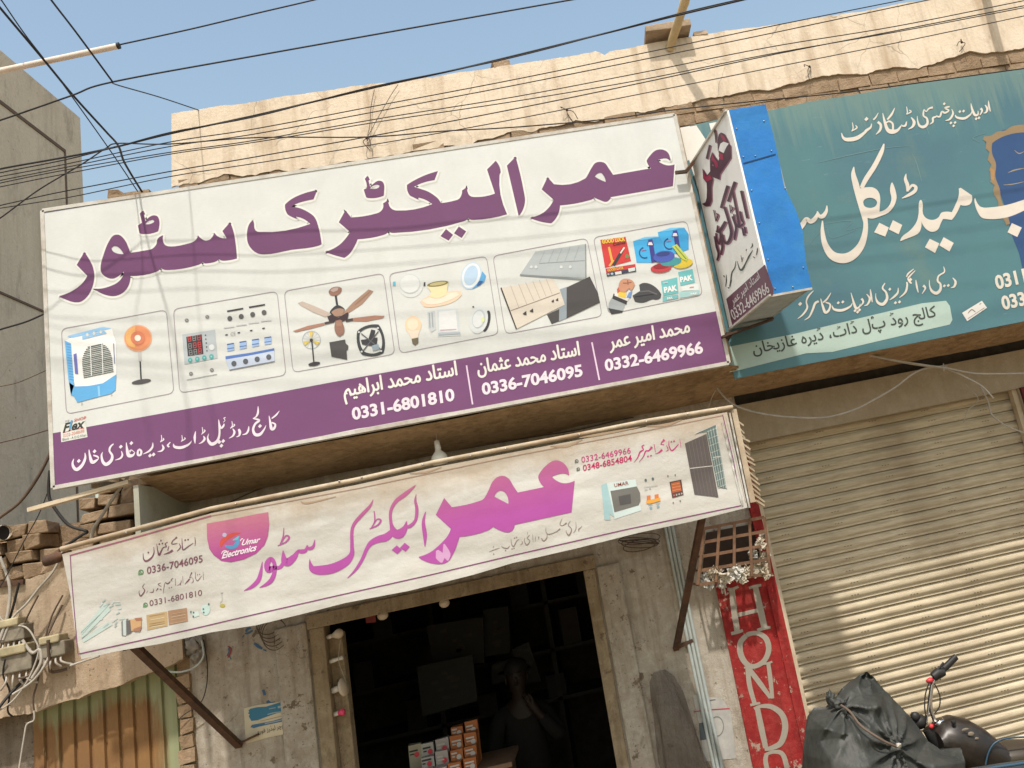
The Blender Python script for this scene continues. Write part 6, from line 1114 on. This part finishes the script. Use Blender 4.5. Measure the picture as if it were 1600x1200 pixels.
# blue-edged seat of the nearest bike at the very bottom
nb = thing('motorcycle', 'another motorcycle, only its blue-grey seat edge showing at the bottom right', 'motorcycle', (1.85, -1.75, 0))
plain('seat_bluegrey', (.03, .042, .05), .4, .15, 6, .1)
seat_at(-1.75, '1432,1222 1470,1212 1520,1204 1570,1196 1640,1187', .12, 'seat', nb, M['seat_bluegrey'])
w = MB().mat(M['seat_blue']); w.tube(spline([A(a, b, -1.873) for a, b in num('1440,1222 1480,1212 1530,1203 1590,1194 1640,1186')], 5), .007, 8); obj('seat_piping', w, nb)
w = MB().mat(M['black_rubber'])
for x in (1.35, 2.5): w.lathe((x, -1.80, .29), (0, 1, 0), [(0, .22), (.0, .29), (.1, .29), (.1, .22)], 24)
obj('tyre', w, nb); w = MB().mat(M['rust_iron']); w.tube([(1.35, -1.75, .29), (1.5, -1.75, .70), (2.2, -1.75, .70), (2.5, -1.75, .29), (1.9, -1.75, .3), (1.5, -1.75, .70)], .03, 8); w.blob((1.9, -1.75, .42), .15, .25, 2, 3); obj('engine_frame', w, nb)
# ---------------------------------------------------------------- covered motorcycle
from mathutils.geometry import delaunay_2d_cdt
cv = thing('covered_motorcycle', 'motorcycle wrapped in a tied black plastic sheet beside the red strip', 'motorcycle', (1.25, -1.45, 0))
C_ = [(1252, 1215, -1.35), (1254, 1180, -1.40), (1258, 1140, -1.40), (1262, 1118, -1.36), (1272, 1106, -1.34), (1292, 1104, -1.36), (1303, 1098, -1.38), (1306, 1088, -1.36), (1318, 1074, -1.32), (1330, 1064, -1.30), (1342, 1056, -1.30), (1355, 1049, -1.30), (1366, 1060, -1.30), (1384, 1080, -1.29), (1400, 1096, -1.28), (1420, 1117, -1.27), (1436, 1138, -1.27), (1450, 1158, -1.29), (1470, 1172, -1.33), (1500, 1168, -1.38), (1503, 1172, -1.42), (1508, 1190, -1.48), (1512, 1260, -1.5), (1500, 1330, -1.48), (1250, 1330, -1.36)]
I_ = [(1316, 1104, -1.46), (1402, 1168, -1.60), (1350, 1090, -1.50), (1372, 1100, -1.52), (1395, 1125, -1.50), (1290, 1140, -1.58), (1330, 1150, -1.64), (1360, 1140, -1.60), (1300, 1190, -1.66), (1350, 1200, -1.72), (1430, 1190, -1.60), (1460, 1195, -1.62), (1280, 1160, -1.54), (1400, 1215, -1.72), (1300, 1270, -1.7), (1400, 1280, -1.74), (1340, 1072, -1.40), (1425, 1150, -1.44), (1470, 1240, -1.62)]
co2 = [V((a, b)) for a, b, _ in C_+I_]; n_ = len(C_); dl = delaunay_2d_cdt(co2, [(i, (i+1) % n_) for i in range(n_)], [], 1, .01)
b = bmesh.new(); dep = [q[2] for q in C_+I_]; off = V(cv.location)
vv = [b.verts.new(A(p.x, p.y, dep[dl[3][i][0]])-off) for i, p in enumerate(dl[0])]
for f in dl[2]: b.faces.new([vv[i] for i in f])
bmesh.ops.recalc_face_normals(b, faces=b.faces[:])
bmesh.ops.subdivide_edges(b, edges=b.edges[:], cuts=2, use_grid_fill=True); bmesh.ops.triangulate(b, faces=b.faces[:]); bmesh.ops.subdivide_edges(b, edges=b.edges[:], cuts=3, use_grid_fill=True)
K1, K2, K3 = A(1316, 1104, -1.46)-off, A(1402, 1168, -1.60)-off, A(1355, 1049, -1.30)-off
for v in b.verts:
    d = 0; p = v.co
    for K_, nf, am, ph in ((K1, 9, .034, .4), (K2, 11, .034, 1.1), (K3, 7, .022, .2)):
        q = p-K_; r_ = math.hypot(q.x, q.z); th = math.atan2(q.z, q.x); f_ = math.exp(-(r_/.17)**2)*min(1, r_/.035); d += am*f_*(1-abs(sin(th*nf/2+ph+.6*noise.noise(p*7)))*2)
        d -= .05*math.exp(-(r_/.022)**2)*(0 if K_ is K3 else 1)*-1
    d += .005*noise.fractal(p*5, 1, 2, 3)+.014*abs(noise.noise(V((p.x*6+p.z*5, p.z*2, 2))))-.005
    if not v.is_boundary: v.co.y -= d
    else: v.co += V((noise.noise(p*25)*.004, 0, noise.noise(p*25+V((9, 0, 0)))*.004))
bd = [e for e in b.edges if e.is_boundary]; ex = bmesh.ops.extrude_edge_only(b, edges=bd); nv = [q for q in ex['geom'] if isinstance(q, bmesh.types.BMVert)]
cm = sum((v.co for v in nv), V())/len(nv)
for v in nv: v.co.y += .34; v.co.x = cm.x+(v.co.x-cm.x)*.74+.06; v.co.z = cm.z-.1+(v.co.z-cm.z)*.74
bmesh.ops.holes_fill(b, edges=[e for e in b.edges if e.is_boundary], sides=0)
def tarpmat():
    m, n, l, bs = _new('black_tarp'); v = _vec(n, l); o = _mix(n, l, _ramp(n, l, _noise(n, l, v, 6, 8, .7), [(.4, 0.), (.75, 1.)]), (.026, .028, .024), (.060, .061, .053)); l.new(o, bs.inputs['Base Color']); bs.inputs['Roughness'].default_value = .58; bs.inputs['Specular IOR Level'].default_value = .35
    _bump(n, l, bs, _noise(n, l, _vec(n, l, (13, 13, 5)), 1.4, 5, .55), .3, .03); return m
tm = tarpmat(); me = bpy.data.meshes.new('plastic_sheet'); b.to_mesh(me); b.free(); me.materials.append(tm); me.polygons.foreach_set('use_smooth', [True]*len(me.polygons)); o = bpy.data.objects.new('plastic_sheet', me); COL.objects.link(o); o.parent = cv
w = MB().mat(M['cable_brown']); w.tube(spline([A(a, b_, y) for a, b_, y in ((1314, 1102, -1.52), (1328, 1112, -1.56), (1345, 1134, -1.62), (1368, 1150, -1.66), (1385, 1160, -1.67), (1402, 1167, -1.66))], 5), .006, 8); obj('cord', w, cv)
w = MB().mat(M['cable_grey']); w.blob(A(1404, 1165, -1.67), .012, .5, 2, 3); w.tube([A(1402, 1167, -1.68), A(1408, 1162, -1.68)], .004, 6); obj('knot', w, cv)
w = MB().mat(tm); w.blob(A(1309, 1099, -1.47), .026, .8, 3, 2, (1.2, .8, .8), 3); w.blob(A(1298, 1091, -1.42), .022, .8, 3, 2, (.8, .7, 1.3), 5); obj('gathered_end', w, cv)
w = MB().mat(M['black_rubber'])
for x in (.95, 1.75): w.lathe((x, -1.45, .29), (0, 1, 0), [(0, .22), (.0, .29), (.1, .29), (.1, .22)], 24)
obj('tyre', w, cv)
